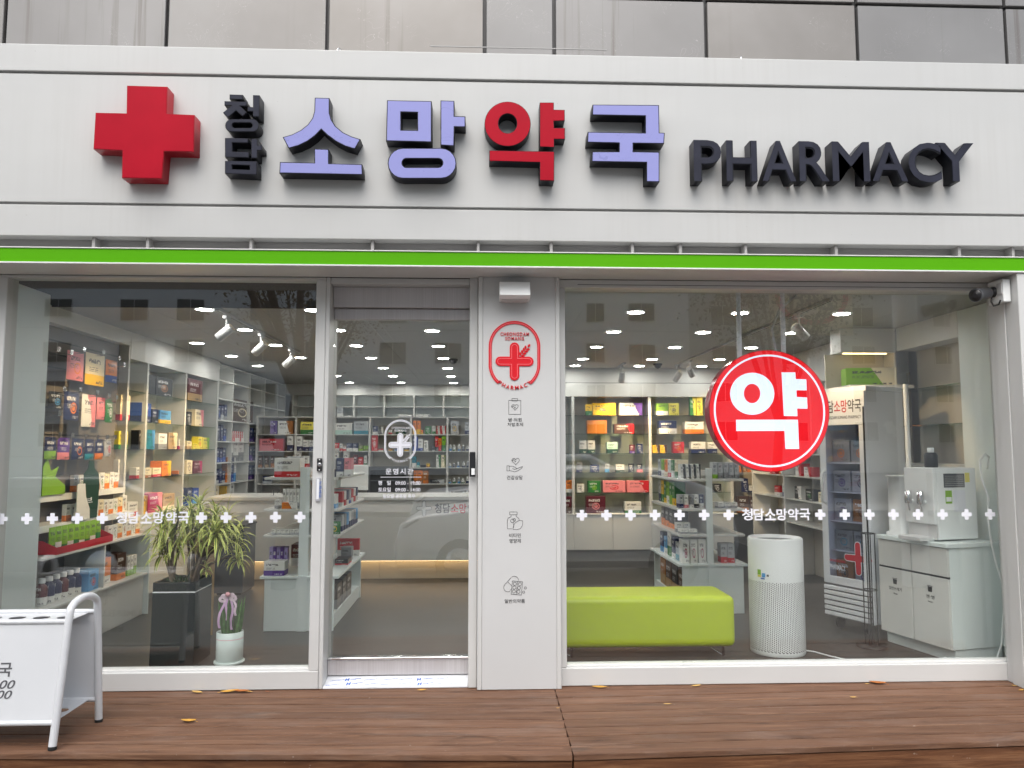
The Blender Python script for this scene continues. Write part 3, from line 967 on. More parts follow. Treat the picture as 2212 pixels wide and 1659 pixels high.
icon('bottle_icon', 'printed medicine bottle icon with a leaf', 1112, 1126,
     [rect(-11, -20, 5, -14), [(-8, -14), (-8, -10), (-14, -7), (-16, -3), (-16, 16), (-6, 16)], [(3, -14), (3, -10), (8, -7), (10, -2)], arc(-5, -1, 4, 0, 360), arc(-1, -3, 3, 0, 360),
      [(-4, 3), (-2, 9), (-3, 14)], [(0, 4), (4, 1), (10, -2), (17, -1)], [(17, -1), (17, 8), (12, 16), (4, 18), (-4, 17), (-3, 10), (0, 4)]],
     [('비타민', 1100, 1125, 1152, 1161), ('영양제', 1100, 1125, 1164, 1173)])
icon('pill_icon', 'printed capsule and blister pack icon', 1112, 1266,
     [arc(-15, 3, 9, 60, 230) , [(-21, -4), (-8, -18)], arc(-1, -12, 9, 230, 360), [(-10, 9), (-6, 5)], [(-15, -9), (-6, 0)], [(-5, -11), (17, -9), (14, 19), (-8, 17), (-5, -11)], [(6, -10), (3, 18)],
      arc(0, -5, 3.4, 0, 360), arc(11, -4, 3.4, 0, 360), arc(-1, 3, 3.4, 0, 360), arc(9, 4, 3.4, 0, 360), arc(-2, 11, 3.4, 0, 360), arc(8, 12, 3.4, 0, 360), arc(23, 4, 2.4, 0, 360), arc(19, 13, 2.4, 0, 360)],
     [('일반의약품', 1090, 1134, 1294, 1303)])

# ------------------------------------------------------------------ white stickers on the glass
GY = -0.0062
def plus_loop(c, h, wd):
    return [(c.x - wd, c.z - h), (c.x + wd, c.z - h), (c.x + wd, c.z - wd), (c.x + h, c.z - wd), (c.x + h, c.z + wd), (c.x + wd, c.z + wd),
            (c.x + wd, c.z + h), (c.x - wd, c.z + h), (c.x - wd, c.z + wd), (c.x - h, c.z + wd), (c.x - h, c.z - wd), (c.x - wd, c.z - wd)]
for pxs, y0, y1, pane, tx in (((4, 58, 113, 167, 221, 435, 488, 542, 595, 648), 1121, 1117, paneL, (249, 410)),
                              ((1257, 1310, 1362, 1415, 1468, 1521, 1574, 1772, 1825, 1878, 1930, 1983, 2036, 2088, 2139), 1113, 1111, paneR, (1602, 1751))):
    for p in pxs:
        yy = y0 + (y1 - y0) * (p - pxs[0]) / (pxs[-1] - pxs[0])
        cc = on(p, yy, Y=GY)
        flat('cross_sticker', [plus_loop(cc, 0.0325, 0.0128)], GY, 0.0008, M['white_print'], pane)
    yy = y0 + (y1 - y0) * ((tx[0] + tx[1]) / 2 - pxs[0]) / (pxs[-1] - pxs[0])
    wch = (tx[1] - tx[0]) / 6.0
    for i, ch in enumerate('청담소망약국'):
        text('lettering', ch, fitpx(tx[0] + wch * i + 1, tx[0] + wch * (i + 1) - 1.2, yy - 13.5, yy + 12, GY), M['white_print'], pane, GY + 0.0008, 0.0008, 0.024)
DG = DY - 0.0062
c = on(864.5, 965, Y=DG)
emblem(paneD, c.x, c.z, 0.100, DG, M['white_print'], M['silver'] if 'silver' in M else M['pale_plastic'], 0.0008)
for s, x0, x1, y0, y1, bo in (('운영시간', 833, 893, 1012, 1025, 0.014), ('평   일', 817, 844, 1038.5, 1048, 0.016), ('09:00 - 19:00', 854, 908, 1039.5, 1047.5, 0.014),
                             ('토요일', 817, 844, 1053, 1062.5, 0.016), ('09:00 - 14:00', 854, 908, 1054, 1062, 0.014), ('일요일·공휴일 휴무', 827, 897, 1067, 1076.5, 0.018)):
    text('lettering', s, fitpx(x0, x1, y0, y1, DG), M['white_print'], paneD, DG + 0.0008, 0.0008, bo, spacing=1.25 if s == '운영시간' else 1.0)
a, b = on(822, 1031.2, Y=DG), on(910, 1030, Y=DG)
box('rule', M['white_print'], paneD, a.x, b.x, DG, DG + 0.0008, a.z, b.z)

# ------------------------------------------------------------------ security camera
zb0_, zb1_ = on(2175, 651, X=3.18).z, on(2175, 601, X=3.18).z
jb = thing('junction_box', 'pale square junction box on the pier behind the security camera', 'junction box', (3.187, -0.22, zb0_))
box('body', M['white_plastic'], jb, 3.165, PXI - 0.0006, -0.292, -0.150, zb0_, zb1_, 0.006, 2)
box('cover', M['pale_plastic'], jb, 3.159, 3.1645, -0.285, -0.240, zb0_ + 0.05, zb1_ - 0.02, 0.002)
c0 = Vector((3.147, -0.205, (zb0_ + zb1_) / 2 + 0.005))
c1 = Vector((2.995, -0.285, on(2110, 638, Y=-0.285).z))
sc_ = thing('security_camera', 'dark grey bullet security camera mounted beside the right window', 'camera', (c0.x, c0.y, c0.z - 0.05))
ax = (c1 - c0).normalized()
MB().ring(c0 + Vector((0.0175, 0, 0)), (-1, 0, 0), [(0.034, 0), (0.034, 0.012), (0.024, 0.022)], 20).obj('base', M['black_plastic'], sc_)
MB().tube([c0, c0 + ax * 0.035], 0.014, 12).obj('bracket', M['black_plastic'], sc_)
s0 = c0 + ax * 0.03
L_ = (c1 - s0).length
MB().ring(s0, ax, [(0.024, 0), (0.036, 0.012), (0.038, L_ - 0.03), (0.041, L_ - 0.03), (0.041, L_)], 24).obj('body', M['grey_plastic'], sc_)
MB().ring(s0 + ax * (L_ + 0.0005), ax, [(0.036, 0), (0.036, 0.001), (0.018, 0.002), (0.015, 0.006)], 24).obj('lens', M['black_plastic'], sc_)
MB().tube([c0 + Vector((0.005, 0, -0.02)), c0 + Vector((-0.005, -0.005, -0.06)), c0 + Vector((0.0, -0.02, -0.09)), c0 + Vector((0.015, -0.045, -0.085)), c0 + Vector((0.017, -0.06, -0.06))], 0.005, 8).obj('cable', M['black_plastic'], sc_)

# ------------------------------------------------------------------ umbrella stand board on the deck
ub = thing('umbrella_stand', 'white tubular umbrella stand board with pharmacy hours on the deck', 'sign stand', (-2.5, -0.75, 0))
F0, B0 = on(113, 1618, Z=0.004), on(213, 1558, Z=0.004)
tp_z = 0.66
tr = 0.0185
def leg_pts(dx):
    f, b_ = F0 + Vector((dx, 0, 0)), B0 + Vector((dx, 0, 0))
    mid = (f + b_) / 2
    ft = f.lerp(mid, 0.46) + Vector((0, 0, tp_z - 0.05))
    bt = b_.lerp(mid, 0.30) + Vector((0, 0, tp_z - 0.05))
    pts = [f + Vector((0, 0, 0.012)), f.lerp(ft, 0.5), f.lerp(ft, 0.9)]
    pts[1].z, pts[2].z = (tp_z - 0.05) * 0.5, (tp_z - 0.05) * 0.92
    cc = (ft + bt) / 2
    for i in range(9):
        t = PI - PI * i / 8
        pts.append(cc + (bt - ft) / 2 * cs(PI - t) * 1.0 * 1 + Vector((0, 0, 0.055 * sn(t))) if False else cc - (bt - ft) / 2 * cs(PI * i / 8) + Vector((0, 0, 0.058 * sn(PI * i / 8))))
    e = bt.lerp(b_, 0.5)
    e.z = tp_z * 0.5
    pts += [e, b_ + Vector((0, 0, 0.012))]
    return pts, ft, bt
W_ = 0.98
for dx in (0.0, -W_):
    pts, ft, bt = leg_pts(dx)
    MB().tube(pts, tr, 12).obj('side_frame', M['board_white'], ub)
    for p in (pts[0], pts[-1]):
        MB().ring((p.x, p.y, 0.0015), (0, 0, 1), [(tr * 1.05, 0), (tr * 1.05, 0.014)], 14).obj('foot', M['rubber'], ub)
pts, ft, bt = leg_pts(0)
# front and back sheets follow the legs
def on_leg(f, ftop, z):
    t = z / ftop.z
    return f.lerp(ftop, t) + Vector((0, 0, 0))
def sheet(name, f, ftop, z0, z1, off):
    p0, p1 = f + (ftop - f) * (z0 / ftop.z), f + (ftop - f) * (z1 / ftop.z)
    m = MB()
    n = 0.0025
    for a_, b_ in ((p0, p1),):
        vs = []
        for (x, p) in ((p0.x - W_ + tr, p0), (p0.x - tr, p0), (p1.x - tr, p1), (p1.x - W_ + tr, p1)):
            vs.append((x, p.y + off - n, p.z))
        vs += [(v[0], v[1] + 2 * n, v[2]) for v in vs]
        m._f(vs, [(0, 1, 2, 3), (7, 6, 5, 4), (0, 4, 5, 1), (1, 5, 6, 2), (2, 6, 7, 3), (3, 7, 4, 0)])
    return m.obj(name, M['board_white'], ub), p0, p1
ftop, btop = Vector((ft.x, ft.y, ft.z)), Vector((bt.x, bt.y, bt.z))
zlo, zhi = 0.115, 0.575
fs, pf0, pf1 = sheet('front_sheet', F0, ftop, zlo, zhi, 0.0)
bs, pb0, pb1 = sheet('back_sheet', B0, btop, zlo, zhi, 0.0)
for f, tp in ((F0, ftop), (B0, btop)):
    for z in (zlo, zhi):
        p = f + (tp - f) * (z / tp.z)
        MB().tube([(p.x - W_, p.y, p.z), (p.x, p.y, p.z)], 0.0125, 10).obj('rail', M['board_white'], ub)
# slotted top tray and bottom tray with holes
def tray(name, y0, y1, z, nslot):
    xr, xl = pf1.x - tr, pf1.x - W_ + tr
    loops = [[(xl, y0), (xr, y0), (xr, y1), (xl, y1)]]
    wslot = (xr - xl) / nslot
    for i in range(nslot):
        cx_ = xl + wslot * (i + 0.5)
        rr = (y1 - y0) * 0.30
        lp = [(x, y) for x, y in rnd_rect(cx_ - wslot * 0.34, (y0 + y1) / 2 - min(rr, wslot * 0.3), cx_ + wslot * 0.34, (y0 + y1) / 2 + min(rr, wslot * 0.3), 6)]
        loops.append(lp[::-1])
    b = curve_bm(poly_curve(loops), 0.0015)
    b.transform(Matrix.Translation((0, 0, z)))
    m = MB()
    m.bm.free()
    m.bm = b
    return m.obj(name, M['board_white'], ub, normals=False)
tray('top_tray', pf1.y + 0.012, pb1.y - 0.012, zhi - 0.006, 8)
tray('bottom_tray', pf0.y + 0.012, pb0.y - 0.012, zlo + 0.004, 8)
# lettering on both sheets
lean = math.atan2(pf1.y - pf0.y, pf1.z - pf0.z)
zz = lambda py: on(20, py, Y=(pf0.y + pf1.y) / 2).z
xx = lambda px_: on(px_, 1470, Y=(pf0.y + pf1.y) / 2).x
def on_sheet(p0, p1, z, back=False):
    t = (z - p0.z) / (p1.z - p0.z)
    y = p0.y + (p1.y - p0.y) * t
    ln = math.atan2(p1.y - p0.y, p1.z - p0.z)
    return Matrix.Translation((0, y + (0.0032 if back else -0.0032), z)) @ Matrix.Rotation(-ln, 4, 'X') @ (Matrix.Rotation(PI, 4, 'Z') if back else Matrix())
for s, xa, xb, ya, yb, bo, sh in (('청담소망약국', -160, 25, 1430, 1461, 0.016, 0), ('평일', -205, -150, 1468, 1486, 0.006, 0.25), ('09:00-19:00', -125, 36, 1468, 1486, 0.006, 0.25), ('토요일', -205, -140, 1489, 1507, 0.006, 0.25), ('09:00-14:00', -125, 32, 1489, 1507, 0.006, 0.25)):
    z0, z1 = zz(yb), zz(ya)
    text('lettering', s, (xx(xa), xx(xb), 0, z1 - z0), M['grey_print'], fs, 0, 0.001, bo, on_sheet(pf0, pf1, z0), shear=sh)
xm = pf0.x - W_ / 2
for s, wd, z, h, bo in (('UMBRELLA HERE', 0.46, 0.30, 0.04, 0.01), ('청담소망약국', 0.26, 0.20, 0.034, 0.008)):
    text('lettering', s, (-wd / 2, wd / 2, 0, h), M['grey_print'], bs, 0, 0.001, bo, Matrix.Translation((xm, 0, 0)) @ on_sheet(pb0, pb1, z, True))
um = [arc(0, 0, 0.06, 180, 360, 14), [(-0.06, 0), (-0.045, 0.012), (-0.03, 0), (-0.015, 0.012), (0, 0), (0.015, 0.012), (0.03, 0), (0.045, 0.012), (0.06, 0)], [(0, -0.06), (0, 0.055), (0.008, 0.065), (0.018, 0.058)]]
ribbon('umbrella_icon', [[(x, -z) for x, z in d] for d in um], 0.005, 0, M['grey_print'], bs, 0.001, Matrix.Translation((xm, 0, 0)) @ on_sheet(pb0, pb1, 0.44, True))

# ------------------------------------------------------------------ fallen leaves on the deck
leafm = [paint('dry_leaf', rgb(c_), 0.6, 0.25, 40) for c_ in ('c8963c', 'a8642a', 'd0a860', '8a4a20')]
spots = [(508, 1483, 0, 1.5, 'curled brown leaf at the foot of the left window frame'), (530, 1485, 1, 1.3, 'orange brown leaf touching the foot of the left window frame'), (435, 1487, 2, 1.1, 'flat pale leaf below the left window'),
         (541, 1488, 2, 0.8, 'small pale leaf below the plant pot window'), (577, 1494, 3, 0.45, 'tiny brown leaf scrap in front of the left window'), (407, 1559, 0, 1.2, 'yellow leaf lying alone on the left part of the deck'),
         (911, 1491, 0, 0.8, 'small round yellow leaf in front of the door threshold'), (1288, 1472, 0, 1.3, 'long curled leaf under the frame left of the lime bench'), (1497, 1474, 2, 0.9, 'pale leaf at the foot of the right window frame below the bench'),
         (1441, 1521, 2, 0.6, 'small pointed leaf standing up on the right part of the deck'), (1843, 1507, 2, 0.55, 'small pale square leaf scrap on the right part of the deck'), (1880, 1468, 1, 1.4, 'orange brown leaf pair at the frame below the air purifier'),
         (1859, 1469, 2, 0.4, 'tiny pale leaf beside the orange leaves at the frame'), (2192, 1482, 2, 0.45, 'small pale leaf near the right pier'), (2206, 1491, 0, 0.6, 'yellow leaf by the right pier'), (1205, 1530, 2, 0.3, 'tiny leaf crumb on the board seam')]
for px_, py_, mi, sz, lab in spots:
    c = on(px_, py_, Z=0.004)
    c.y = min(c.y, YF - 0.035)
    a0 = random.uniform(-0.5, 0.5) + (PI if random.random() < 0.5 else 0)
    L, Wd = 0.042 * sz, 0.014 * sz
    m = MB(Matrix.Translation((c.x, c.y, 0.0035)) @ Matrix.Rotation(a0, 4, 'Z'))
    vs, fs_ = [], []
    n = 7
    cu = random.uniform(0.2, 0.55)
    for i in range(n):
        t = i / (n - 1)
        wv = Wd * math.sin(PI * min(1, t * 0.9 + 0.06)) ** 0.8
        for s_ in (-1, 0, 1):
            vs.append(((t - 0.5) * L * 1.6, s_ * wv, abs(s_) * wv * cu + 0.010 * sz * (2 * t - 1) ** 2 * cu * 1.5 + 0.001))
    for i in range(n - 1):
        for k in range(2):
            fs_.append((i * 3 + k, i * 3 + k + 1, i * 3 + k + 4, i * 3 + k + 3))
    m._f(vs, fs_, True)
    m.tube([(-0.8 * L, 0, 0.004), (-1.05 * L, 0.002, 0.003)], 0.0009 * sz, 5)
    o = m.obj('fallen_leaf', leafm[mi])
    tag(o, lab, 'leaf', 'fallen leaves on the deck')

# ================================================================== ACROSS THE STREET (seen as reflections in the glass)
ob = thing('apartment_block', 'pale grey apartment block across the street with sliding windows', 'building', (0, -46, GZ))
mw = paint('block_render', (0.78, 0.79, 0.80), 0.7, 0.05, 0.5)
box('wall', mw, ob, -34, 13.9, -56, -46, GZ, 24)
box('wing', paint('block_wing', (0.50, 0.50, 0.51), 0.7, 0.06, 0.5), ob, 13.9, 44, -56, -48.5, GZ, 20)
wf = paint('window_alu', (0.6, 0.6, 0.6), 0.4)
wg = paint('window_dark', (0.05, 0.055, 0.06), 0.1)
for fl in range(8):
    z0 = 1.6 + fl * 2.72
    for xw in (-31, -27.4, -22.6, -19, -14.2, -10.6, -5.8, -2.2, 2.6, 7.6, 10.7):
        wd_ = 1.8 if xw < 7 or xw > 9 else 1.25
        f = box('window', wf, ob, xw - wd_ / 2, xw + wd_ / 2, -46, -45.94, z0, z0 + 1.4)
        for s_ in (-1, 1):
            box('sash', wg, f, xw + (0.03 if s_ > 0 else -wd_ / 2 + 0.05), xw + (wd_ / 2 - 0.05 if s_ > 0 else -0.03), -45.94, -45.92, z0 + 0.06, z0 + 1.34)
    box('floor_line', wf, ob, -34, 13.9, -46, -45.96, z0 - 0.62, z0 - 0.56)
    for xw in (17, 22, 27, 33):
        f = box('window', wf, ob, xw - 0.9, xw + 0.9, -48.5, -48.44, z0 + 0.3, z0 + 1.7)
        box('sash', wg, f, xw - 0.82, xw - 0.03, -48.44, -48.42, z0 + 0.36, z0 + 1.64)
        box('sash', wg, f, xw + 0.03, xw + 0.82, -48.44, -48.42, z0 + 0.36, z0 + 1.64)
# bath-house sign board with steam mark
ss = thing('bath_sign', 'cream bath house sign with red steam mark across the street', 'sign', (9.4, -16.6, GZ))
box('board', paint('cream_board', (0.75, 0.66, 0.5), 0.5), ss, 8.2, 10.6, -16.75, -16.6, 4.6, 8.4, 0.02)
box('post', M['pale_plastic'], ss, 9.3, 9.5, -16.74, -16.62, GZ, 4.6)
R180 = Matrix.Translation((9.4, -16.59, 0)) @ Matrix.Rotation(PI, 4, 'Z')
for i_, ch in enumerate('24H'):
    text('lettering', ch, (-0.7 + i_ * 0.48, -0.3 + i_ * 0.48, 5.35, 6.0), M['black_print'], ss, 0, 0.01, 0.0, R180)
ribbon('steam_mark', [arc(0, 5.75, 1.0, 150, 390, 20, 0.75)] + [[(x + 0.12 * sn(z * 3.2), 6.75 + z * 0.55) for z in [i * 0.2 for i in range(13)]] for x in (-0.45, 0, 0.45)], 0.14, 0, M['red_print'], ss, 0.02, R180)
# utility pole and wires
up_ = thing('utility_pole', 'grey concrete utility pole with wires beside the road', 'utility pole', (5.4, -4.75, GZ))
MB().ring((5.4, -4.75, GZ), (0, 0, 1), [(0.16, 0), (0.11, 10)], 16).obj('pole', M['pale_plastic'], up_)
for k, (dz, dy) in enumerate(((8.8, 0), (8.2, 0.15), (7.6, -0.1), (6.9, 0.1))):
    for sx in (-1, 1):
        m = MB()
        m.tube([(5.4 + sx * 22 * i / 10, -4.75 + dy - (1.5 * i / 10) * k, GZ + dz - 1.6 * (1 - (2 * i / 10 - 1) ** 2)) for i in range(11)], 0.014, 5)
        m.obj('cable', M['rubber'], up_)

# street trees: trunk with limbs, crown of leaf quads
lm = [paint('autumn_leaf', (0.20, 0.13, 0.03), 0.6, 0.5, 3), paint('street_leaf', (0.10, 0.11, 0.03), 0.6, 0.5, 3)]
for (tx_, ty_, h, lab, lc) in ((-2.4, -4.9, 5.5, 'leaning street tree with sparse brown leaves opposite the door', 0), (-7.5, -4.9, 6.0, 'broad street tree with yellow brown leaves by the kerb', 0), (7.4, -14.5, 6.5, 'far street tree with dull green leaves', 1), (-4.5, -14.8, 6.5, 'far street tree with brown leaves beside parked cars', 0)):
    t = thing('street_tree', lab, 'tree', (tx_, ty_, GZ), 'trees along the street')
    m = MB()
    m.tube([(tx_, ty_, GZ), (tx_ + 0.05, ty_, 1.0), (tx_ + 0.15, ty_, 2.0)], [0.15, 0.12, 0.11], 10)
    tips = []
    for k in range(7):
        a_ = 2 * PI * k / 7 + random.random()
        q0 = Vector((tx_ + 0.14, ty_, 1.85 + 0.05 * k))
        q1 = q0 + Vector((cs(a_) * 0.7, sn(a_) * 0.6, h * 0.28))
        q2 = q1 + Vector((cs(a_) * 0.9, sn(a_) * 0.8, h * 0.3))
        m.tube([q0, q1, q2], [0.07, 0.045, 0.015], 7)
        tips += [q1.lerp(q2, 0.3), q1.lerp(q2, 0.7), q2]
        for j in range(3):
            b_ = q1.lerp(q2, random.random())
            e_ = b_ + Vector((random.uniform(-0.9, 0.9), random.uniform(-0.8, 0.8), random.uniform(0.1, 0.8)))
            m.tube([b_, e_], [0.02, 0.006], 5)
            tips.append(e_)
    m.obj('trunk', M['bark'], t)
    m = MB()
    for tip in tips:
        for _ in range(55):
            p = tip + Vector((random.gauss(0, 0.38), random.gauss(0, 0.38), random.gauss(0, 0.3)))
            u_ = Vector((random.uniform(-1, 1), random.uniform(-1, 1), random.uniform(-1, 1))).normalized()
            v_ = u_.orthogonal().normalized()
            s_ = random.uniform(0.035, 0.07)
            m._f([p - u_ * s_, p + v_ * s_ * 0.5, p + u_ * s_, p - v_ * s_ * 0.5], [(0, 1, 2, 3)])
    m.obj('crown', lm[lc], t, normals=False)['kind'] = 'stuff'

# parked cars
def car(lab, x, y, flip, col, h=1.62):
    t = thing('parked_car', lab, 'car', (x, y, GZ - 0.15), 'cars parked along the street')
    z0 = GZ - 0.15
    s = -1 if flip else 1
    prof = [(-2.25, 0.28), (-2.3, 0.55), (-2.22, 0.82), (-2.0, 0.95), (-1.1, 1.05), (-0.35, h - 0.06), (0.1, h), (1.3, h - 0.02), (1.95, h - 0.3), (2.2, 1.0), (2.28, 0.6), (2.2, 0.3)]
    m = MB()
    W2 = 0.92
    secs = []
    for k, (yy, sh) in enumerate(((-W2, 0.86), (-W2 * 0.96, 0.97), (-W2 * 0.6, 1.0), (W2 * 0.6, 1.0), (W2 * 0.96, 0.97), (W2, 0.86))):
        secs.append([(x + s * (px_ * (1.0 if abs(yy) < W2 else 0.985)), y + yy * (1.0 if pz < 1.0 else 1 - 0.28 * (pz - 1.0)), z0 + 0.28 + (pz - 0.28) * (1.0 if pz < 0.9 else sh ** 0.4)) for px_, pz in prof])
    vs = [v for sec in secs for v in sec]
    n = len(prof)
    fs_ = [(k * n + i, k * n + (i + 1) % n, (k + 1) * n + (i + 1) % n, (k + 1) * n + i) for k in range(len(secs) - 1) for i in range(n)]
    m._f(vs, fs_ + [tuple(range(n)), tuple(range((len(secs) - 1) * n, len(secs) * n))], True)
    m.obj('body', col, t)
    dark = M['black_plastic']
    for sd in (-1, 1):
        yy = y + sd * (W2 + 0.004)
        tilt = 0.28 * 0.35
        m = MB()
        vs = [(x + s * px_, y + sd * (W2 * (1 - 0.28 * (pz - 1.0)) + 0.006), z0 + pz) for px_, pz in ((-0.95, 1.08), (-0.3, h - 0.16), (1.25, h - 0.12), (1.8, 1.08))]
        m._f(vs + [(v[0], v[1] - sd * 0.02, v[2]) for v in vs], [(0, 1, 2, 3), (7, 6, 5, 4), (0, 4, 5, 1), (1, 5, 6, 2), (2, 6, 7, 3), (3, 7, 4, 0)])
        m.obj('side_window', wg, t)
        for wx in (-1.42, 1.38):
            c_ = Vector((x + s * wx, y + sd * (W2 - 0.09), z0 + 0.33))
            o = MB().ring(c_, (0, sd, 0), [(0.33, -0.1), (0.33, 0.09), (0.22, 0.1)], 24).obj('wheel', M['rubber'], t)
            MB().ring(c_ + Vector((0, sd * 0.1, 0)), (0, sd, 0), [(0.22, 0), (0.2, 0.012), (0.05, 0.02)], 16).obj('rim', M['chrome'], o)
        m = MB()
        vs = [(x + s * px_, y + sd * (W2 * q_), z0 + pz) for px_, q_, pz in ((-2.285, 0.62, 0.74), (-2.19, 1.004, 0.78), (-2.0, 1.006, 0.90), (-2.235, 0.66, 0.84))]
        m._f(vs + [(v[0] + s * 0.05, v[1] * 1.0, v[2]) for v in vs], [(0, 1, 2, 3), (7, 6, 5, 4), (0, 4, 5, 1), (1, 5, 6, 2), (2, 6, 7, 3), (3, 7, 4, 0)])
        m.obj('headlight', wg, t)
    m = MB()
    ws = [(x + s * -1.08, y - 0.8, z0 + 1.075), (x + s * -1.08, y + 0.8, z0 + 1.075), (x + s * -0.38, y + 0.68, z0 + h - 0.06), (x + s * -0.38, y - 0.68, z0 + h - 0.06)]
    m._f(ws + [(v[0] - s * 0.012, v[1], v[2] + 0.015) for v in ws], [(0, 1, 2, 3), (7, 6, 5, 4), (0, 4, 5, 1), (1, 5, 6, 2), (2, 6, 7, 3), (3, 7, 4, 0)])
    m.obj('windscreen', wg, t)
    box('bumper_grille', dark, t, x + s * 2.31 - 0.02 if flip else x - 2.31, x + s * -2.24 if not flip else x + 2.31, y - 0.5, y + 0.5, z0 + 0.42, z0 + 0.6)
cw = paint('car_white', (0.82, 0.83, 0.85), 0.2, 0.02)
cg = paint('car_grey', (0.25, 0.26, 0.28), 0.2, 0.02)
car('white car parked at the kerb in front of the pharmacy', 1.15, -6.35, False, cw, 1.62)
car('white sports utility vehicle parked behind the white car', 0.9, -11.4, False, cw, 1.75)
car('grey car parked along the street to the side', -6.2, -6.35, False, cg, 1.5)

# ================================================================== INSIDE THE PHARMACY
CZ_ = 2.45
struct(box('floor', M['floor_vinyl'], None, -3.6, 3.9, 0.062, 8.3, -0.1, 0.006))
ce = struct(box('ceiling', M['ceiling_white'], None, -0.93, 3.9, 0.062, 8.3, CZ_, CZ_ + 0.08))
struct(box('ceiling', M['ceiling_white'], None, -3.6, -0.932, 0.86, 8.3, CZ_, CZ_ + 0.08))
struct(box('wall_front_pocket', M['dark_void'], None, -3.6, -0.932, 0.845, 0.859, CZ_ - 0.012, 2.95))
struct(box('roof', M['dark_void'], None, -3.6, 3.9, 0.062, 8.3, 2.97, 3.05))
struct(box('wall_left', M['inner_white'], None, -3.7, -3.602, 0.062, 8.3, -0.1, 2.96))
struct(box('wall_right', M['inner_white'], None, 3.902, 4.0, 0.062, 8.3, -0.1, 2.96))
struct(box('wall_back', M['inner_white'], None, -3.6, 3.9, 8.302, 8.4, -0.1, 2.96))
struct(box('wall_above_window', M['dark_void'], None, -3.6, 3.9, 0.061, 0.075, 2.468, 2.96))
# ceiling joints (thin shadow gaps between boards)
m = MB()
for x in (-2.46, -1.65, -0.84, -0.03, 0.76, 1.55, 2.35, 3.15):
    m.box(x - 0.003, x + 0.003, 0.9, 8.2, CZ_ - 0.0015, CZ_ + 0.004)
m.obj('joint_line', M['recess_grey'], ce)['kind'] = 'stuff'

# return panels beside the glass
rp = thing('return_panel', 'pale panel standing inside the left end of the left window', 'panel', (-2.98, 0.3, 0))
box('board', M['panel_cyan'], rp, -3.09, -2.9, 0.07, 0.47, 0.0065, CZ_, 0.003)
rp = thing('return_panel', 'pale panel standing inside the right end of the right window', 'panel', (3.4, 0.2, 0))
box('board', M['panel_cyan'], rp, 3.565, 3.60, 0.062, 0.80, 0.0065, CZ_ - 0.004, 0.003)

# ------------------------------------------------------------------ ceiling downlights on a regular grid
DLX = (-2.05, -1.25, -0.43, 0.37, 1.17, 1.97, 2.76)
DLY = (0.955, 1.94, 2.95, 4.0, 5.1, 6.2, 7.3)
proto = None
ordn = ['first', 'second', 'third', 'fourth', 'fifth', 'sixth', 'seventh']
for iy, y in enumerate(DLY):
    for ix, x in enumerate(DLX):
        y = DLY[iy]
        if ix == 3 and iy < 1:
            pass
        if iy > 4 and ix > 3:
            continue
        if iy == 4 and ix > 3:
            y = 4.72
        lab = 'round ceiling downlight, %s across from the left rack, %s row from the glass' % (ordn[ix], ordn[iy])
        t = thing('downlight', lab, 'downlight', (x, y, CZ_ - 0.01), 'ceiling downlights')
        if proto is None:
            proto = (MB().ring((x, y, CZ_), (0, 0, -1), [(0.075, 0.0005), (0.074, 0.006), (0.064, 0.008), (0.062, 0.004)], 24, False).obj('trim_ring', M['white_plastic'], t),
                     MB().ring((x, y, CZ_), (0, 0, -1), [(0.062, 0.003), (0.062, 0.0045)], 24).obj('lamp', M['downlight'], t))
            o0 = WORLD[t]
            offs = [WORLD[p] - o0 for p in proto]
        else:
            for p, of in zip(proto, offs):
                link(p.name.split('.')[0], p.data, t, WORLD[t] + of)
# downlights over the left rack
for y in (2.83, 3.88, 4.9):
    t = thing('downlight', 'round ceiling downlight close to the left rack, %s' % {2.83: 'above its glass shelves', 3.88: 'above its last bay', 4.9: 'above the cube shelving'}[y], 'downlight', (-2.78, y, CZ_ - 0.01), 'ceiling downlights')
    for p, of in zip(proto, offs):
        link(p.name.split('.')[0], p.data, t, WORLD[t] + of)

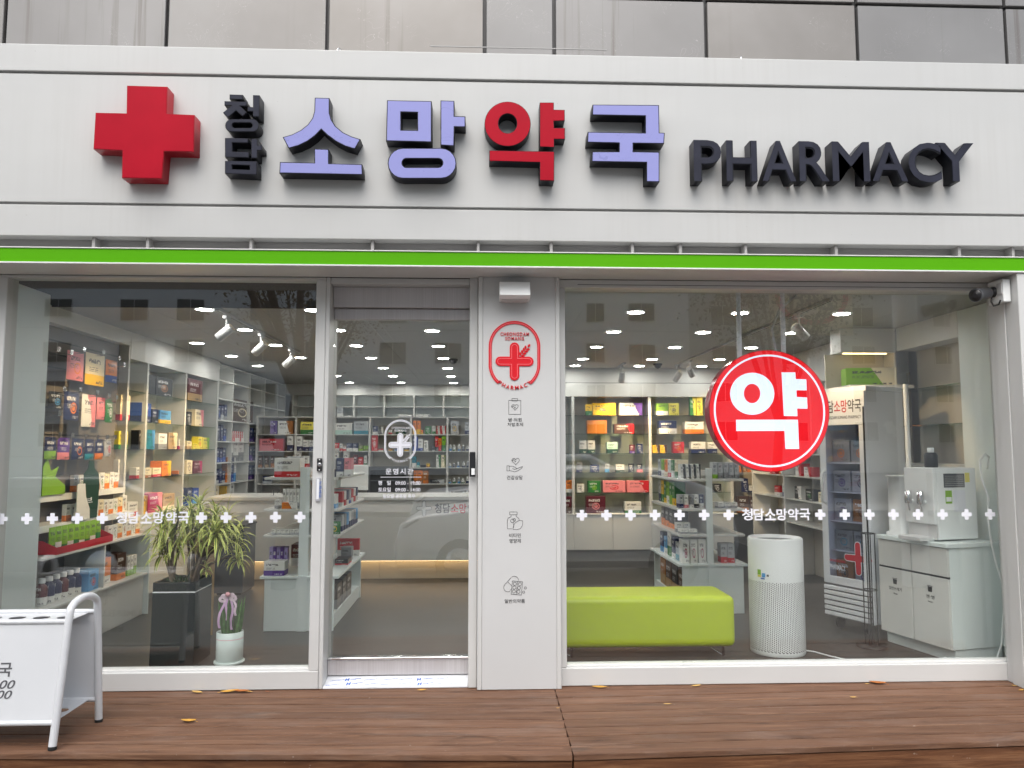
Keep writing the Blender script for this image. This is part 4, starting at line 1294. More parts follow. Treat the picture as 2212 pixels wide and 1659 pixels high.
# ------------------------------------------------------------------ track lights
def track(lab, x, y0, y1):
    t = thing('light_track', lab, 'light track', (x, (y0 + y1) / 2, CZ_ - 0.03))
    box('rail', M['pale_plastic'], t, x - 0.017, x + 0.017, y0, y1, CZ_ - 0.022, CZ_ - 0.0018, 0.003)
    box('slot', M['dark_trim'], t, x - 0.006, x + 0.006, y0 + 0.01, y1 - 0.01, CZ_ - 0.0235, CZ_ - 0.0222)
def spot(lab, x, y, d, energy, grp, vis=True):
    d = Vector(d).normalized()
    t = thing('spot_light', lab, 'spot light', (x, y, CZ_ - 0.2), grp)
    top = Vector((x, y, CZ_ - 0.024))
    box('adapter', M['pale_plastic'], t, x - 0.015, x + 0.015, y - 0.05, y + 0.05, CZ_ - 0.05, CZ_ - 0.0242, 0.003)
    j = top + Vector((0, 0, -0.12))
    MB().tube([top + Vector((0, 0, -0.02)), j], 0.008, 8).obj('stem', M['pale_plastic'], t)
    h0 = j - d * 0.055
    MB().ring(h0, d, [(0.03, 0), (0.036, 0.006), (0.036, 0.135), (0.033, 0.137), (0.03, 0.12)], 20, False).obj('head', M['pale_plastic'], t)
    MB().ring(h0, d, [(0.0295, 0.001), (0.0295, 0.004)], 16).obj('cap', M['pale_plastic'], t)
    MB().ring(h0 + d * 0.118, d, [(0.028, 0), (0.028, 0.002)], 16).obj('lamp', M['spot_lamp'], t)
    lt = bpy.data.lights.new('spot_beam', 'SPOT')
    lt.energy = energy
    lt.color = (1.0, 0.70, 0.36)
    lt.spot_size = rad(62)
    lt.spot_blend = 0.7
    lt.shadow_soft_size = 0.03
    lo = link('spot_beam', lt, t, h0 + d * 0.145)
    lo.rotation_euler = d.to_track_quat('-Z', 'Y').to_euler()
track('white light track on the ceiling above the potted plants', -1.94, 0.9, 3.45)
for i, (y, tgt) in enumerate(((1.12, (-3.2, 1.3, 1.3)), (2.05, (-3.2, 2.4, 1.2)), (3.1, (-3.2, 3.5, 1.2)))):
    p = Vector((-1.94, y, 2.3))
    spot('grey spot light, %s from the glass on the track near the left rack' % ordn[i], -1.94, y, Vector(tgt) - p, 48 if i == 0 else 80, 'spot lights near the left rack')
track('white light track on the ceiling leading to the rear glass shelf rack', 2.40, 0.35, 4.62)
for i, (y, tgt) in enumerate(((0.9, (3.3, 1.2, 1.5)), (3.95, (3.2, 5.1, 1.4)), (4.5, (1.9, 5.2, 1.3)))):
    p = Vector((2.40, y, 2.3))
    spot('grey spot light, %s from the glass on the track behind the round sign' % ordn[i], 2.40, y, Vector(tgt) - p, 18 if i == 0 else 70, 'spot lights on the right track')
track('short light track along the top of the rear glass shelf rack', 1.72, 4.35, 4.75)
spot('grey spot light above the left bay of the rear glass shelf rack', 1.72, 4.55, Vector((1.7, 5.2, 1.4)) - Vector((1.72, 4.55, 2.3)), 60, 'spot lights on the right track')
for x, y, lab in ((0.0 - 0.32, 4.1, 'dark dome camera on the ceiling beyond the door'), (2.15, 4.5, 'dark dome camera on the ceiling before the rear rack')):
    t = thing('dome_camera', lab, 'camera', (x, y, CZ_ - 0.06))
    MB().ring((x, y, CZ_ - 0.0005), (0, 0, -1), [(0.06, 0), (0.055, 0.02), (0.045, 0.025)], 18).obj('base', M['black_plastic'], t)
    MB().ring((x, y, CZ_ - 0.026), (0, 0, -1), [(0.043, 0), (0.035, 0.02), (0.015, 0.033), (0.002, 0.036)], 18).obj('dome', M['black_plastic'], t)

# ------------------------------------------------------------------ packaging helpers
def unit_carton():
    m = MB()
    m.box(-0.5, 0.5, -0.5, 0.5, 0, 1)
    m.bevel(0.012, 1)
    m.box(-0.46, 0.46, 0.28, 0.30, 0.999, 1.004)
    me_o = m.obj('carton', M['carton'])
    me = me_o.data
    bpy.data.objects.remove(me_o)
    return me
CARTON = unit_carton()
# unit pouch: flat bag, crimped top with hang hole tab, bellied body
def unit_pouch():
    m = MB()
    prof = [(0.0, 0.08), (0.04, 0.5), (0.2, 1.0), (0.6, 1.0), (0.82, 0.55), (0.88, 0.10), (1.0, 0.06)]
    vs, fs = [], []
    n = 9
    for s in (-1, 1):
        for z, th in prof:
            for i in range(n):
                x = -0.5 + i / (n - 1)
                vs.append((x, s * 0.5 * th * max(0.08, (1 - (2 * x) ** 4)), z))
    k = len(prof) * n
    for si in range(2):
        for r in range(len(prof) - 1):
            for i in range(n - 1):
                a = si * k + r * n + i
                fs.append((a, a + 1, a + n + 1, a + n))
    m._f(vs, fs, True)
    o = m.obj('pouch', M['carton'])
    me = o.data
    bpy.data.objects.remove(o)
    return me
POUCH = unit_pouch()
def unit_bottle():
    m = MB()
    m.ring((0, 0, 0), (0, 0, 1), [(0.46, 0), (0.5, 0.02), (0.5, 0.62), (0.42, 0.72), (0.24, 0.78), (0.24, 0.82)], 14)
    o = m.obj('bottle', M['carton'])
    b = o.data
    bpy.data.objects.remove(o)
    m = MB()
    m.ring((0, 0, 0), (0, 0, 1), [(0.31, 0.82), (0.31, 0.99), (0.27, 1.0)], 14)
    o = m.obj('cap', M['white_plastic'], org=(0, 0, 0))
    c = o.data
    bpy.data.objects.remove(o)
    return b, c
BOT, CAP = unit_bottle()
LAY = {'a': 0.2, 'b': 0.5, 'c': 0.8, 'p': 1.0}
NPROD = 0
def product(kind, c1, c2, lay, x, y, z, w_, d_, h_, rot, where, group, lean=0.0, noun=None):
    """one package on its shelf; x, y = centre of the footprint"""
    global NPROD
    NPROD += 1
    me = {'box': CARTON, 'pouch': POUCH, 'bottle': BOT}[kind]
    nm = {'box': 'medicine_box', 'pouch': 'product_pouch', 'bottle': 'medicine_bottle'}[kind]
    nn = noun or {'box': 'box', 'pouch': 'pouch', 'bottle': 'bottle'}[kind]
    o = link(nm, me, None, (x, y, z + 0.0012))
    o.scale = (w_, d_, h_)
    o.rotation_euler = (lean, 0, rot + random.uniform(-0.02, 0.02))
    o.color = (*CLR[c1], LAY[lay])
    o['print_colour'] = list(CLR[c2])
    sizes = 'tall ' if h_ > 2.1 * w_ else 'wide ' if w_ > 2.0 * h_ else ''
    tag(o, '%s%s %s with %s print %s' % (sizes, c1, nn, c2, where), {'box': 'box', 'pouch': 'pouch', 'bottle': 'bottle'}[kind], group)
    if kind == 'bottle':
        cp = bpy.data.objects.new('cap', CAP)
        COL.objects.link(cp)
        cp.parent = o
    return o
def rowY(Y, z, items, T, where, group, dep=0.12):
    """items: (px0, px1, pytop, colour, colour2, layout[, kind]) on a rack facing the street; T maps crop to picture"""
    for it in items:
        x0, y_ = T(it[0], it[2])
        x1, _ = T(it[1], it[2])
        a, b = on(x0, y_, Y=Y), on(x1, y_, Y=Y)
        h_ = max(0.03, b.z - z)
        w_ = b.x - a.x
        kind = it[6] if len(it) > 6 else 'box'
        d_ = w_ if kind == 'bottle' else min(dep, max(0.04, w_ * 0.7))
        product(kind, it[3], it[4], it[5], (a.x + b.x) / 2, Y + 0.02 + d_ / 2, z, w_ * 0.97, d_, h_, 0, where, group)
def rowX(X, z, items, T, where, group, dep=0.12, side=1):
    """the same on a rack along the side wall: side 1 looks to +X (left wall), -1 to -X (right wall)"""
    for it in items:
        x0, y_ = T(it[0], it[2])
        x1, _ = T(it[1], it[2])
        ym = (x0 + x1) / 2
        a, b = on(x0, y_, X=X), on(x1, y_, X=X)
        top = on(ym, y_, X=X).z
        h_ = max(0.03, top - z)
        w_ = abs(b.y - a.y)
        kind = it[6] if len(it) > 6 else 'box'
        d_ = min(dep, max(0.03, w_ * 0.5))
        product(kind, it[3], it[4], it[5], X - side * (0.02 + d_ / 2), (a.y + b.y) / 2, z, w_ * 0.95, d_, h_, side * PI / 2, where, group)

def shelf_label(t): return t

# ------------------------------------------------------------------ rear rack behind the bench (glass shelves)
RY = 5.0
rk = thing('glass_shelf_rack', 'white rear wall rack with glass shelves and lower cupboards behind the bench', 'rack', (2.2, RY, 0.0065))
rx = [0.55, 1.17, 2.155, 3.2]
RW = M['rack_white']
box('back_panel', M['rack_back'], rk, 0.56, 3.7, RY + 0.30, RY + 0.32, 0.6, 2.1)
for x in rx:
    box('upright', RW, rk, x - 0.018, x + 0.018, RY, RY + 0.298, 0.6045, 2.08, 0.002)
zs = [1.844, 1.608, 1.361, 1.118, 0.865]
for z in zs:
    for a, b in zip(rx, rx[1:]):
        box('glass_shelf', M['shelf_glass'], rk, a + 0.0185, b - 0.0185, RY + 0.012, RY + 0.297, z - 0.008, z)
box('header', RW, rk, 0.53, 3.7, RY - 0.004, RY + 0.32, 2.0805, 2.252, 0.002)
box('bulkhead', M['inner_white'], rk, 0.53, 3.7, RY + 0.04, RY + 0.4, 2.262, 2.4495)
box('shadow_gap', M['dark_trim'], rk, 0.53, 3.7, RY + 0.02, RY + 0.35, 2.2525, 2.2615)
for a, b in zip(rx[:-1], rx[1:]):
    for h0, h1 in ((a, (a + b) / 2), ((a + b) / 2, b)):
        box('cupboard_door', RW, rk, h0 + 0.002, h1 - 0.002, RY - 0.02, RY - 0.002, 0.155, 0.585, 0.002)
box('counter_top', RW, rk, 0.53, 3.25, RY - 0.03, RY + 0.32, 0.586, 0.604, 0.003)
box('cupboard_body', M['rack_back'], rk, 0.55, 3.2, RY - 0.0015, RY + 0.32, 0.15, 0.5855)
box('plinth', M['recess_grey'], rk, 0.55, 3.2, RY + 0.03, RY + 0.32, 0.0065, 0.1495)
box('partition', M['inner_white'], rk, 0.45, 0.528, RY - 0.03, 6.4, 0.0065, 2.4495)
g = 'packages on the rear glass shelf rack'
T7 = lambda x, y: (1180.8 + x * 0.2779, 576 + y * 0.2779)
wh = lambda s: 'on the %s glass shelf of the rear rack' % s
rowY(RY, zs[0], [(305, 355, 1072, 'yellow', 'green', 'a'), (357, 540, 1062, 'yellow', 'red', 'c'), (567, 748, 1060, 'white', 'purple', 'b'), (855, 950, 1062, 'lime', 'white', 'a'), (951, 1032, 1062, 'lemon', 'brown', 'c'), (1115, 1163, 1016, 'green', 'lemon', 'b'), (1168, 1215, 1016, 'lemon', 'olive', 'c')], T7, wh('top'), g)
rowY(RY, zs[1], [(313, 472, 1195, 'copper', 'brown', 'p'), (525, 683, 1223, 'brown', 'red', 'b'), (875, 1015, 1198, 'navy', 'white', 'a'), (1075, 1225, 1207, 'white', 'orange', 'a')], T7, wh('second'), g)
rowY(RY, zs[2], [(255, 312, 1353, 'silver', 'darkgreen', 'a'), (319, 378, 1353, 'silver', 'darkgreen', 'a'), (470, 555, 1365, 'mint', 'darkgreen', 'a'), (647, 688, 1385, 'maroon', 'purple', 'a'), (705, 750, 1378, 'navy', 'silver', 'c'), (825, 880, 1388, 'yellow', 'brown', 'b'), (884, 937, 1388, 'yellow', 'brown', 'b'), (985, 1072, 1362, 'red', 'orange', 'c'), (1125, 1240, 1362, 'white', 'navy', 'a'), (1255, 1330, 1365, 'white', 'navy', 'a')], T7, wh('third'), g)
rowY(RY, zs[3], [(233, 278, 1520, 'grey', 'navy', 'a'), (342, 412, 1540, 'navy', 'silver', 'c'), (455, 490, 1535, 'silver', 'sky', 'a'), (540, 607, 1540, 'white', 'darkgreen', 'a'), (640, 683, 1532, 'black', 'silver', 'c'), (705, 748, 1532, 'black', 'pink', 'a'), (1490, 1525, 1548, 'orange', 'brown', 'b'), (1528, 1562, 1552, 'copper', 'cream', 'c'), (1566, 1605, 1550, 'orange', 'cream', 'b')], T7, wh('fourth'), g)
TB = lambda x, y: (1180.8 + x * 0.3125, 1008 + y * 0.3125)
TI = lambda x, y: (1382.4 + x * 0.2257, 950.4 + y * 0.2257)
rowY(RY, zs[4], [(135, 178, 95, 'orange', 'white', 'a'), (212, 262, 122, 'white', 'grey', 'c'), (288, 373, 100, 'green', 'lime', 'c'), (388, 548, 98, 'pink', 'red', 'c'), (555, 720, 98, 'pink', 'red', 'b')], TB, wh('fifth'), g)
rowY(RY, zs[4], [(985, 1040, 372, 'navy', 'silver', 'c'), (1050, 1130, 440, 'white', 'navy', 'a'), (710, 785, 420, 'black', 'white', 'c')], TI, wh('fifth'), g)
rowY(RY - 0.02, 0.604, [(130, 175, 208, 'maroon', 'brown', 'a'), (273, 410, 205, 'maroon', 'pink', 'c'), (543, 658, 245, 'white', 'green', 'a')], TB, 'on the cupboard top of the rear rack', g)
rowY(RY - 0.02, 0.604, [(945, 1048, 540, 'brown', 'copper', 'a'), (1055, 1140, 546, 'brown', 'tan', 'c')], TI, 'on the cupboard top of the rear rack', g)
# right-hand wall rack beyond the fridge
wr = thing('wall_rack', 'white wall rack on the right side wall beyond the fridge', 'rack', (3.55, 3.4, 0.0065))
for z in (0.604, 0.865, 1.118, 1.361, 1.608, 1.844):
    box('shelf', RW, wr, 3.45, 3.74, 1.9, 4.94, z - 0.012, z, 0.001)
for y in (1.88, 2.9, 3.92, 4.945):
    box('upright', RW, wr, 3.44, 3.76, y - 0.016, y + 0.016, 0.0065, 2.09, 0.002)
box('back_panel', M['rack_back'], wr, 3.765, 3.785, 1.85, 4.95, 0.0065, 2.09)
box('header', M['inner_white'], wr, 3.42, 3.785, 1.864, 4.94, 2.0905, 2.4495, 0.002)
g = 'packages on the right wall rack'
for z, s in ((0.865, 'lowest open'), (1.118, 'middle'), (1.361, 'upper middle'), (1.608, 'upper')):
    y = 2.0
    while y < 4.7:
        wd_ = random.uniform(0.08, 0.2)
        c1 = random.choice(['white', 'cream', 'brown', 'red', 'black', 'orange', 'white', 'silver'])
        if random.random() < 0.8:
            h_ = random.uniform(0.09, 0.17)
            product('box', c1, random.choice(['red', 'navy', 'copper', 'green', 'white'][: 4 if c1 == 'white' else 5]), random.choice('abc'), 3.55, y + wd_ / 2, z, wd_, 0.1, h_, -PI / 2, 'on the %s shelf of the right wall rack' % s, g)
        y += wd_ + random.uniform(0.03, 0.16)

# ------------------------------------------------------------------ dispensing counter with warm light strip
CY0 = 3.70
ct = thing('counter', 'long pale dispensing counter with a warm light strip underneath', 'counter', (-1.2, CY0, 0.0065))
box('front_panel', M['rack_white'], ct, -2.9, 0.3, CY0, CY0 + 0.02, 0.215, 0.86, 0.002)
box('worktop', M['rack_white'], ct, -2.93, 0.33, CY0 - 0.02, CY0 + 0.75, 0.8605, 0.902, 0.004)
box('carcass', M['rack_white'], ct, -2.88, 0.28, CY0 + 0.03, CY0 + 0.7, 0.22, 0.86)
for a, b in ((-2.9, -1.10), (-1.097, 0.3)):
    box('base_panel', M['warm_panel'], ct, a, b, CY0 + 0.13, CY0 + 0.15, 0.0065, 0.2195)
box('light_strip', M['led_warm'], ct, -2.88, 0.28, CY0 + 0.06, CY0 + 0.075, 0.205, 0.214)
sh = [(887, 1058, 1080, 1086.5)]
def counter_text(s, x0, x1, y0, y1, mat, bo):
    text('lettering', s, fitpx(x0, x1, y0, y1, CY0), mat, ct, CY0, 0.001, bo)
counter_text('청담', 939, 972, 1088, 1109, M['grey_print'], 0.02)
counter_text('소망', 974, 1008, 1088, 1109, M['red_print'], 0.02)
counter_text('약국', 1010, 1044, 1088, 1109, M['grey_print'], 0.02)
c = on(916, 1098, Y=CY0)
def plus_round(c, h, wd, n=6):
    pts = []
    for k in range(4):
        a = k * PI / 2
        ux, uz, vx, vz = cs(a), sn(a), -sn(a), cs(a)
        pts.append((c.x + (ux - vx) * wd, c.z + (uz - vz) * wd))
        for i in range(n + 1):
            t = -PI / 2 + PI * i / n
            e, f = (h - wd) + wd * cs(t), wd * sn(t)
            if 0 < i:
                pts.append((c.x + ux * e + vx * f, c.z + uz * e + vz * f))
    return pts
flat('cross_mark', [plus_round(c, 0.085, 0.022)], CY0 - 0.001, 0.0009, M['grey_plastic'], ct)
flat('cross_mark', [plus_round(c, 0.081, 0.018)], CY0 - 0.002, 0.0009, M['white_plastic'], ct)
text('lettering', '| 처방·접수', fitpx(592, 660, 1056, 1069, CY0 + 0.03), M['grey_print'], ct, CY0 - 0.0002, 0.001, 0.01)
# low monitor with stand, till things on the counter
mo = thing('monitor', 'white computer monitor seen from behind on the counter', 'monitor', (-1.05, 3.95, 0.902))
box('back', M['white_plastic'], mo, -1.75, -1.25, 3.9, 3.93, 0.96, 1.24, 0.008, 2)
box('stand', M['white_plastic'], mo, -1.53, -1.47, 3.93, 3.95, 0.912, 1.05, 0.004)
box('foot', M['white_plastic'], mo, -1.62, -1.38, 3.86, 4.02, 0.9025, 0.912, 0.003)
ov = thing('steriliser_cabinet', 'black glass fronted appliance on the shelf behind the counter', 'appliance', (-1.2, 5.9, 0.9))
a, b = on(793, 1070, Y=5.85), on(882, 1008, Y=5.85)
box('body', M['grey_plastic'], ov, a.x, b.x, 5.85, 5.99, 0.755, b.z, 0.006, 2)
box('door', M['black_plastic'], ov, a.x + 0.04, b.x - 0.03, 5.838, 5.849, 0.79, b.z - 0.05, 0.004)
box('window_bar', M['grey_plastic'], ov, a.x + 0.04, b.x - 0.03, 5.832, 5.8375, 0.98, 0.995, 0.002)

# dispensing rack behind the counter
LY = 6.0
lr = thing('dispensing_rack', 'white open dispensing rack full of medicine behind the counter', 'rack', (-1.5, LY, 0.0065))
lz = [1.618, 1.388, 1.159, 0.937, 0.747]
lx = [-3.08, -2.552, -2.049, -1.539, -0.972, -0.466, 0.40]
for x in lx:
    box('upright', RW, lr, x - 0.014, x + 0.014, LY, LY + 0.28, 0.0065, 1.849, 0.001)
for z in lz + [1.861]:
    box('shelf', RW, lr, -3.094, 0.414, LY - 0.0015, LY + 0.2785, z - 0.013, z, 0.001)
box('back_panel', M['rack_back'], lr, -3.094, 0.414, LY + 0.281, LY + 0.295, 0.0065, 1.855)
TD = lambda x, y: (702.7 + x * 0.17365, 835.2 + y * 0.17365)
TL = lambda x, y: (449.3 + x * 0.1736, 806.4 + y * 0.1736)
g = 'medicine on the dispensing rack'
wh = lambda s: 'on the %s shelf of the rack behind the counter' % s
rowY(LY, lz[0], [(115, 335, 455, 'white', 'mint', 'a'), (350, 535, 430, 'silver', 'teal', 'a'), (590, 650, 490, 'navy', 'white', 'a'), (652, 720, 500, 'grey', 'white', 'b'), (785, 830, 540, 'white', 'red', 'a'), (870, 1000, 520, 'darkgreen', 'white', 'c'), (1088, 1136, 425, 'orange', 'yellow', 'a'), (1139, 1186, 425, 'orange', 'yellow', 'a'), (1189, 1215, 540, 'orange', 'yellow', 'a'), (1240, 1315, 495, 'green', 'white', 'c'), (1330, 1370, 490, 'white', 'green', 'a'), (1382, 1408, 490, 'red', 'white', 'b'), (1411, 1437, 490, 'white', 'red', 'b'), (1440, 1467, 490, 'red', 'white', 'b'), (1470, 1498, 490, 'white', 'red', 'b'), (1558, 1660, 430, 'silver', 'yellow', 'c'), (1735, 1800, 440, 'silver', 'navy', 'a')], TD, wh('top'), g)
rowY(LY, lz[0], [(770, 855, 592, 'lilac', 'purple', 'b'), (862, 1055, 592, 'white', 'copper', 'b'), (1145, 1345, 603, 'lemon', 'green', 'a')], TL, wh('top'), g)
rowY(LY, lz[1], [(105, 168, 700, 'red', 'white', 'a'), (175, 212, 708, 'white', 'red', 'a'), (214, 254, 745, 'white', 'red', 'a'), (260, 332, 705, 'navy', 'white', 'a'), (336, 404, 705, 'navy', 'white', 'a'), (412, 470, 735, 'olive', 'lime', 'a'), (473, 533, 735, 'lime', 'olive', 'a'), (572, 650, 605, 'red', 'white', 'c'), (654, 715, 780, 'red', 'white', 'a'), (785, 830, 780, 'copper', 'yellow', 'a'), (860, 900, 770, 'blue', 'sky', 'a'), (980, 1040, 760, 'navy', 'yellow', 'a'), (1085, 1120, 620, 'navy', 'blue', 'a'), (1122, 1150, 625, 'blue', 'navy', 'p'), (1155, 1213, 650, 'white', 'blue', 'a'), (1225, 1280, 670, 'white', 'grey', 'c'), (1325, 1355, 745, 'black', 'grey', 'a'), (1365, 1405, 615, 'red', 'black', 'a'), (1407, 1445, 640, 'orange', 'red', 'a'), (1452, 1498, 620, 'lime', 'green', 'a')], TD, wh('second'), g)
rowY(LY, lz[1], [(632, 940, 815, 'pink', 'red', 'b'), (982, 1058, 778, 'white', 'navy', 'a'), (1098, 1172, 782, 'white', 'navy', 'a'), (1176, 1250, 830, 'white', 'navy', 'a'), (1254, 1320, 832, 'white', 'navy', 'a')], TL, wh('second'), g)
rowY(LY, lz[2], [(105, 165, 815, 'white', 'grey', 'a'), (222, 292, 815, 'white', 'maroon', 'a'), (345, 402, 850, 'maroon', 'red', 'a'), (407, 468, 880, 'red', 'white', 'a'), (477, 515, 862, 'white', 'green', 'a'), (1078, 1132, 870, 'teal', 'white', 'a'), (1135, 1172, 940, 'teal', 'mint', 'a'), (1180, 1248, 982, 'black', 'grey', 'p'), (1255, 1300, 960, 'yellow', 'copper', 'a'), (1378, 1433, 850, 'white', 'green', 'b'), (1442, 1498, 850, 'cream', 'olive', 'b')], TD, wh('third'), g)
rowY(LY, lz[2], [(622, 668, 1032, 'brown', 'copper', 'a'), (702, 748, 1035, 'brown', 'tan', 'a'), (777, 815, 1035, 'brown', 'copper', 'a'), (975, 1040, 1020, 'black', 'grey', 'c'), (1085, 1155, 975, 'white', 'red', 'a'), (1175, 1255, 1030, 'white', 'red', 'a')], TL, wh('third'), g)
rowY(LY, lz[3], [(270, 342, 1180, 'navy', 'blue', 'a'), (345, 410, 1170, 'yellow', 'navy', 'b'), (412, 470, 1170, 'yellow', 'navy', 'b'), (1098, 1150, 1042, 'orange', 'copper', 'a'), (1153, 1210, 1042, 'orange', 'copper', 'a'), (1215, 1283, 1046, 'copper', 'orange', 'a'), (1300, 1480, 1160, 'black', 'silver', 'b')], TD, wh('fourth'), g)
rowY(LY, lz[3], [(675, 780, 1282, 'navy', 'silver', 'a')], TL, wh('fourth'), g)
rowY(LY, lz[4], [(610, 760, 1490, 'black', 'navy', 'a')], TL, wh('fifth'), g)
for z, s in ((lz[0], 'top'), (lz[1], 'second'), (lz[2], 'third'), (lz[3], 'fourth'), (lz[4], 'fifth')):
    for i in range(0 if s == 'top' else 13):
        x = -0.43 + i * 0.062 + random.uniform(-0.008, 0.008)
        hh = random.uniform(0.055, 0.1)
        product('bottle', random.choice(['white', 'silver', 'grey']), random.choice(['sky', 'green', 'navy']), 'a', x, LY + 0.06, z, 0.04, 0.04, hh, 0, 'at the end of the dispensing rack, %s shelf' % s, g)
# upper shelves on the far wall
ur = thing('upper_shelving', 'nearly empty white box shelving high on the far wall', 'shelving', (-1.5, 7.6, 1.9))
ux = [-2.973 - 0.02, -2.502, -2.025, -1.549, -1.072, -0.602, -0.138, 0.4]
for x in ux:
    box('divider', RW, ur, x - 0.012, x + 0.012, 7.6, 7.9, 1.60, 2.269, 0.001)
for z in (2.281, 2.091, 1.914, 1.74):
    box('shelf', RW, ur, ux[0] - 0.012, ux[-1] + 0.012, 7.5985, 7.8985, z - 0.012, z, 0.001)
box('back_panel', M['panel_cyan'], ur, ux[0] - 0.012, ux[-1] + 0.012, 7.9015, 7.915, 1.6, 2.28)
box('bulkhead', M['inner_white'], ur, -3.3, 0.45, 7.62, 7.9, 2.282, 2.4495)
g = 'packages on the upper shelving'
rowY(7.6, 1.914, [(62, 135, 255, 'silver', 'grey', 'c'), (145, 220, 258, 'silver', 'white', 'a'), (235, 330, 368, 'white', 'grey', 'a'), (900, 1080, 347, 'white', 'navy', 'a'), (1125, 1215, 345, 'white', 'grey', 'a'), (1220, 1310, 347, 'white', 'grey', 'b')], TD, 'on the box shelving high on the far wall', g)

# ------------------------------------------------------------------ left wall: hook panel, glass shelf bays, white grid
LX = -3.1
lb = thing('left_rack', 'tall left wall rack with a hook panel and warm lit glass shelves', 'rack', (LX, 2.6, 0.0065))
LYs = [0.50, 2.116, 2.51, 3.452, 4.433]
box('hook_panel', M['peg_grey'], lb, LX - 0.10, LX - 0.08, 0.50, 2.10, 0.3, 2.325)
for z in (2.22, 2.12, 2.02, 1.82, 1.72, 1.52, 1.42):
    box('panel_slot', M['dark_trim'], lb, LX - 0.0799, LX - 0.078, 0.50, 2.10, z - 0.006, z + 0.006)
for y in LYs[1:]:
    box('upright', RW, lb, LX - 0.30, LX, y - 0.017, y + 0.017, 0.8105, 2.21 if y > 2.2 else 2.325, 0.002)
box('back_panel', M['rack_back'], lb, LX - 0.33, LX - 0.302, 2.135, 4.42, 0.30, 2.21)
box('side_header', M['inner_white'], lb, LX - 0.33, LX + 0.002, 0.48, 2.133, 2.326, 2.4495, 0.002)
box('header', M['inner_white'], lb, LX - 0.33, LX + 0.002, 2.135, 4.45, 2.2105, 2.4495, 0.002)
lzs = [1.935, 1.665, 1.412, 1.146]
for z in lzs:
    for a, b in zip(LYs[1:], LYs[2:]):
        box('glass_shelf', M['shelf_glass'], lb, LX - 0.30, LX - 0.01, a + 0.0175, b - 0.0175, z - 0.008, z)
box('worktop', RW, lb, LX - 0.33, LX + 0.02, 2.135, 4.43, 0.792, 0.81, 0.003)
y = 2.137
while y < 4.4:
    box('cupboard_door', RW, lb, LX - 0.002, LX + 0.016, y + 0.002, min(y + 0.458, 4.43) - 0.002, 0.07, 0.788, 0.002)
    y += 0.458
box('cupboard_body', M['rack_back'], lb, LX - 0.33, LX - 0.0025, 2.137, 4.43, 0.07, 0.7915)
box('plinth', M['recess_grey'], lb, LX - 0.3, LX - 0.03, 2.137, 4.43, 0.0065, 0.0695)
TK = lambda x, y: (201.6 + x * 0.1736, 806.4 + y * 0.1736)
T3 = lambda x, y: (x * 0.3255, 576 + y * 0.3255)
g = 'packages on the left glass shelf rack'
wh = lambda s: 'on the %s glass shelf of the left wall rack' % s
PX = LX - 0.02
rowX(PX, lzs[0], [(650, 808, 20, 'black', 'grey', 'p'), (812, 1018, 60, 'black', 'copper', 'c'), (1205, 1390, 80, 'maroon', 'tan', 'a')], TK, wh('top'), g, 0.16)
rowX(PX, lzs[1], [(370, 495, 275, 'cream', 'red', 'a'), (628, 755, 372, 'blue', 'navy', 'a'), (760, 842, 448, 'navy', 'black', 'a'), (850, 1000, 465, 'sky', 'yellow', 'a'), (1125, 1185, 470, 'black', 'grey', 'a'), (1190, 1250, 480, 'black', 'silver', 'c'), (1292, 1400, 455, 'cream', 'pink', 'b')], TK, wh('second'), g, 0.16)
rowX(PX, lzs[2], [(345, 468, 722, 'lemon', 'green', 'a'), (595, 680, 710, 'black', 'orange', 'c'), (684, 800, 705, 'teal', 'sky', 'b'), (838, 950, 748, 'white', 'grey', 'a'), (962, 1075, 742, 'tan', 'cream', 'b'), (1092, 1150, 815, 'white', 'magenta', 'a'), (1192, 1250, 845, 'cream', 'tan', 'a'), (1268, 1322, 870, 'lemon', 'orange', 'c'), (1326, 1382, 790, 'lemon', 'orange', 'c'), (1386, 1470, 800, 'lemon', 'lime', 'b')], TK, wh('third'), g, 0.14)
rowX(PX, lzs[3], [(340, 415, 1075, 'white', 'pink', 'c'), (562, 636, 1172, 'white', 'red', 'a'), (642, 666, 1180, 'grey', 'navy', 'p'), (672, 752, 1178, 'cream', 'copper', 'a'), (768, 875, 1178, 'cream', 'red', 'a'), (882, 1000, 1092, 'orange', 'yellow', 'b'), (1078, 1140, 1212, 'orange', 'brown', 'a'), (1188, 1260, 1082, 'cream', 'maroon', 'c'), (1268, 1382, 1092, 'maroon', 'magenta', 'b')], TK, wh('fourth'), g, 0.14)
rowX(PX, 0.81, [(362, 450, 1620, 'white', 'copper', 'a'), (455, 625, 1600, 'white', 'red', 'a'), (645, 705, 1522, 'yellow', 'copper', 'b'), (708, 895, 1492, 'magenta', 'pink', 'b'), (1195, 1260, 1425, 'navy', 'blue', 'a'), (1265, 1340, 1430, 'blue', 'sky', 'a'), (900, 1040, 1500, 'tan', 'cream', 'a')], TK, 'on the worktop of the left wall rack', g, 0.14)
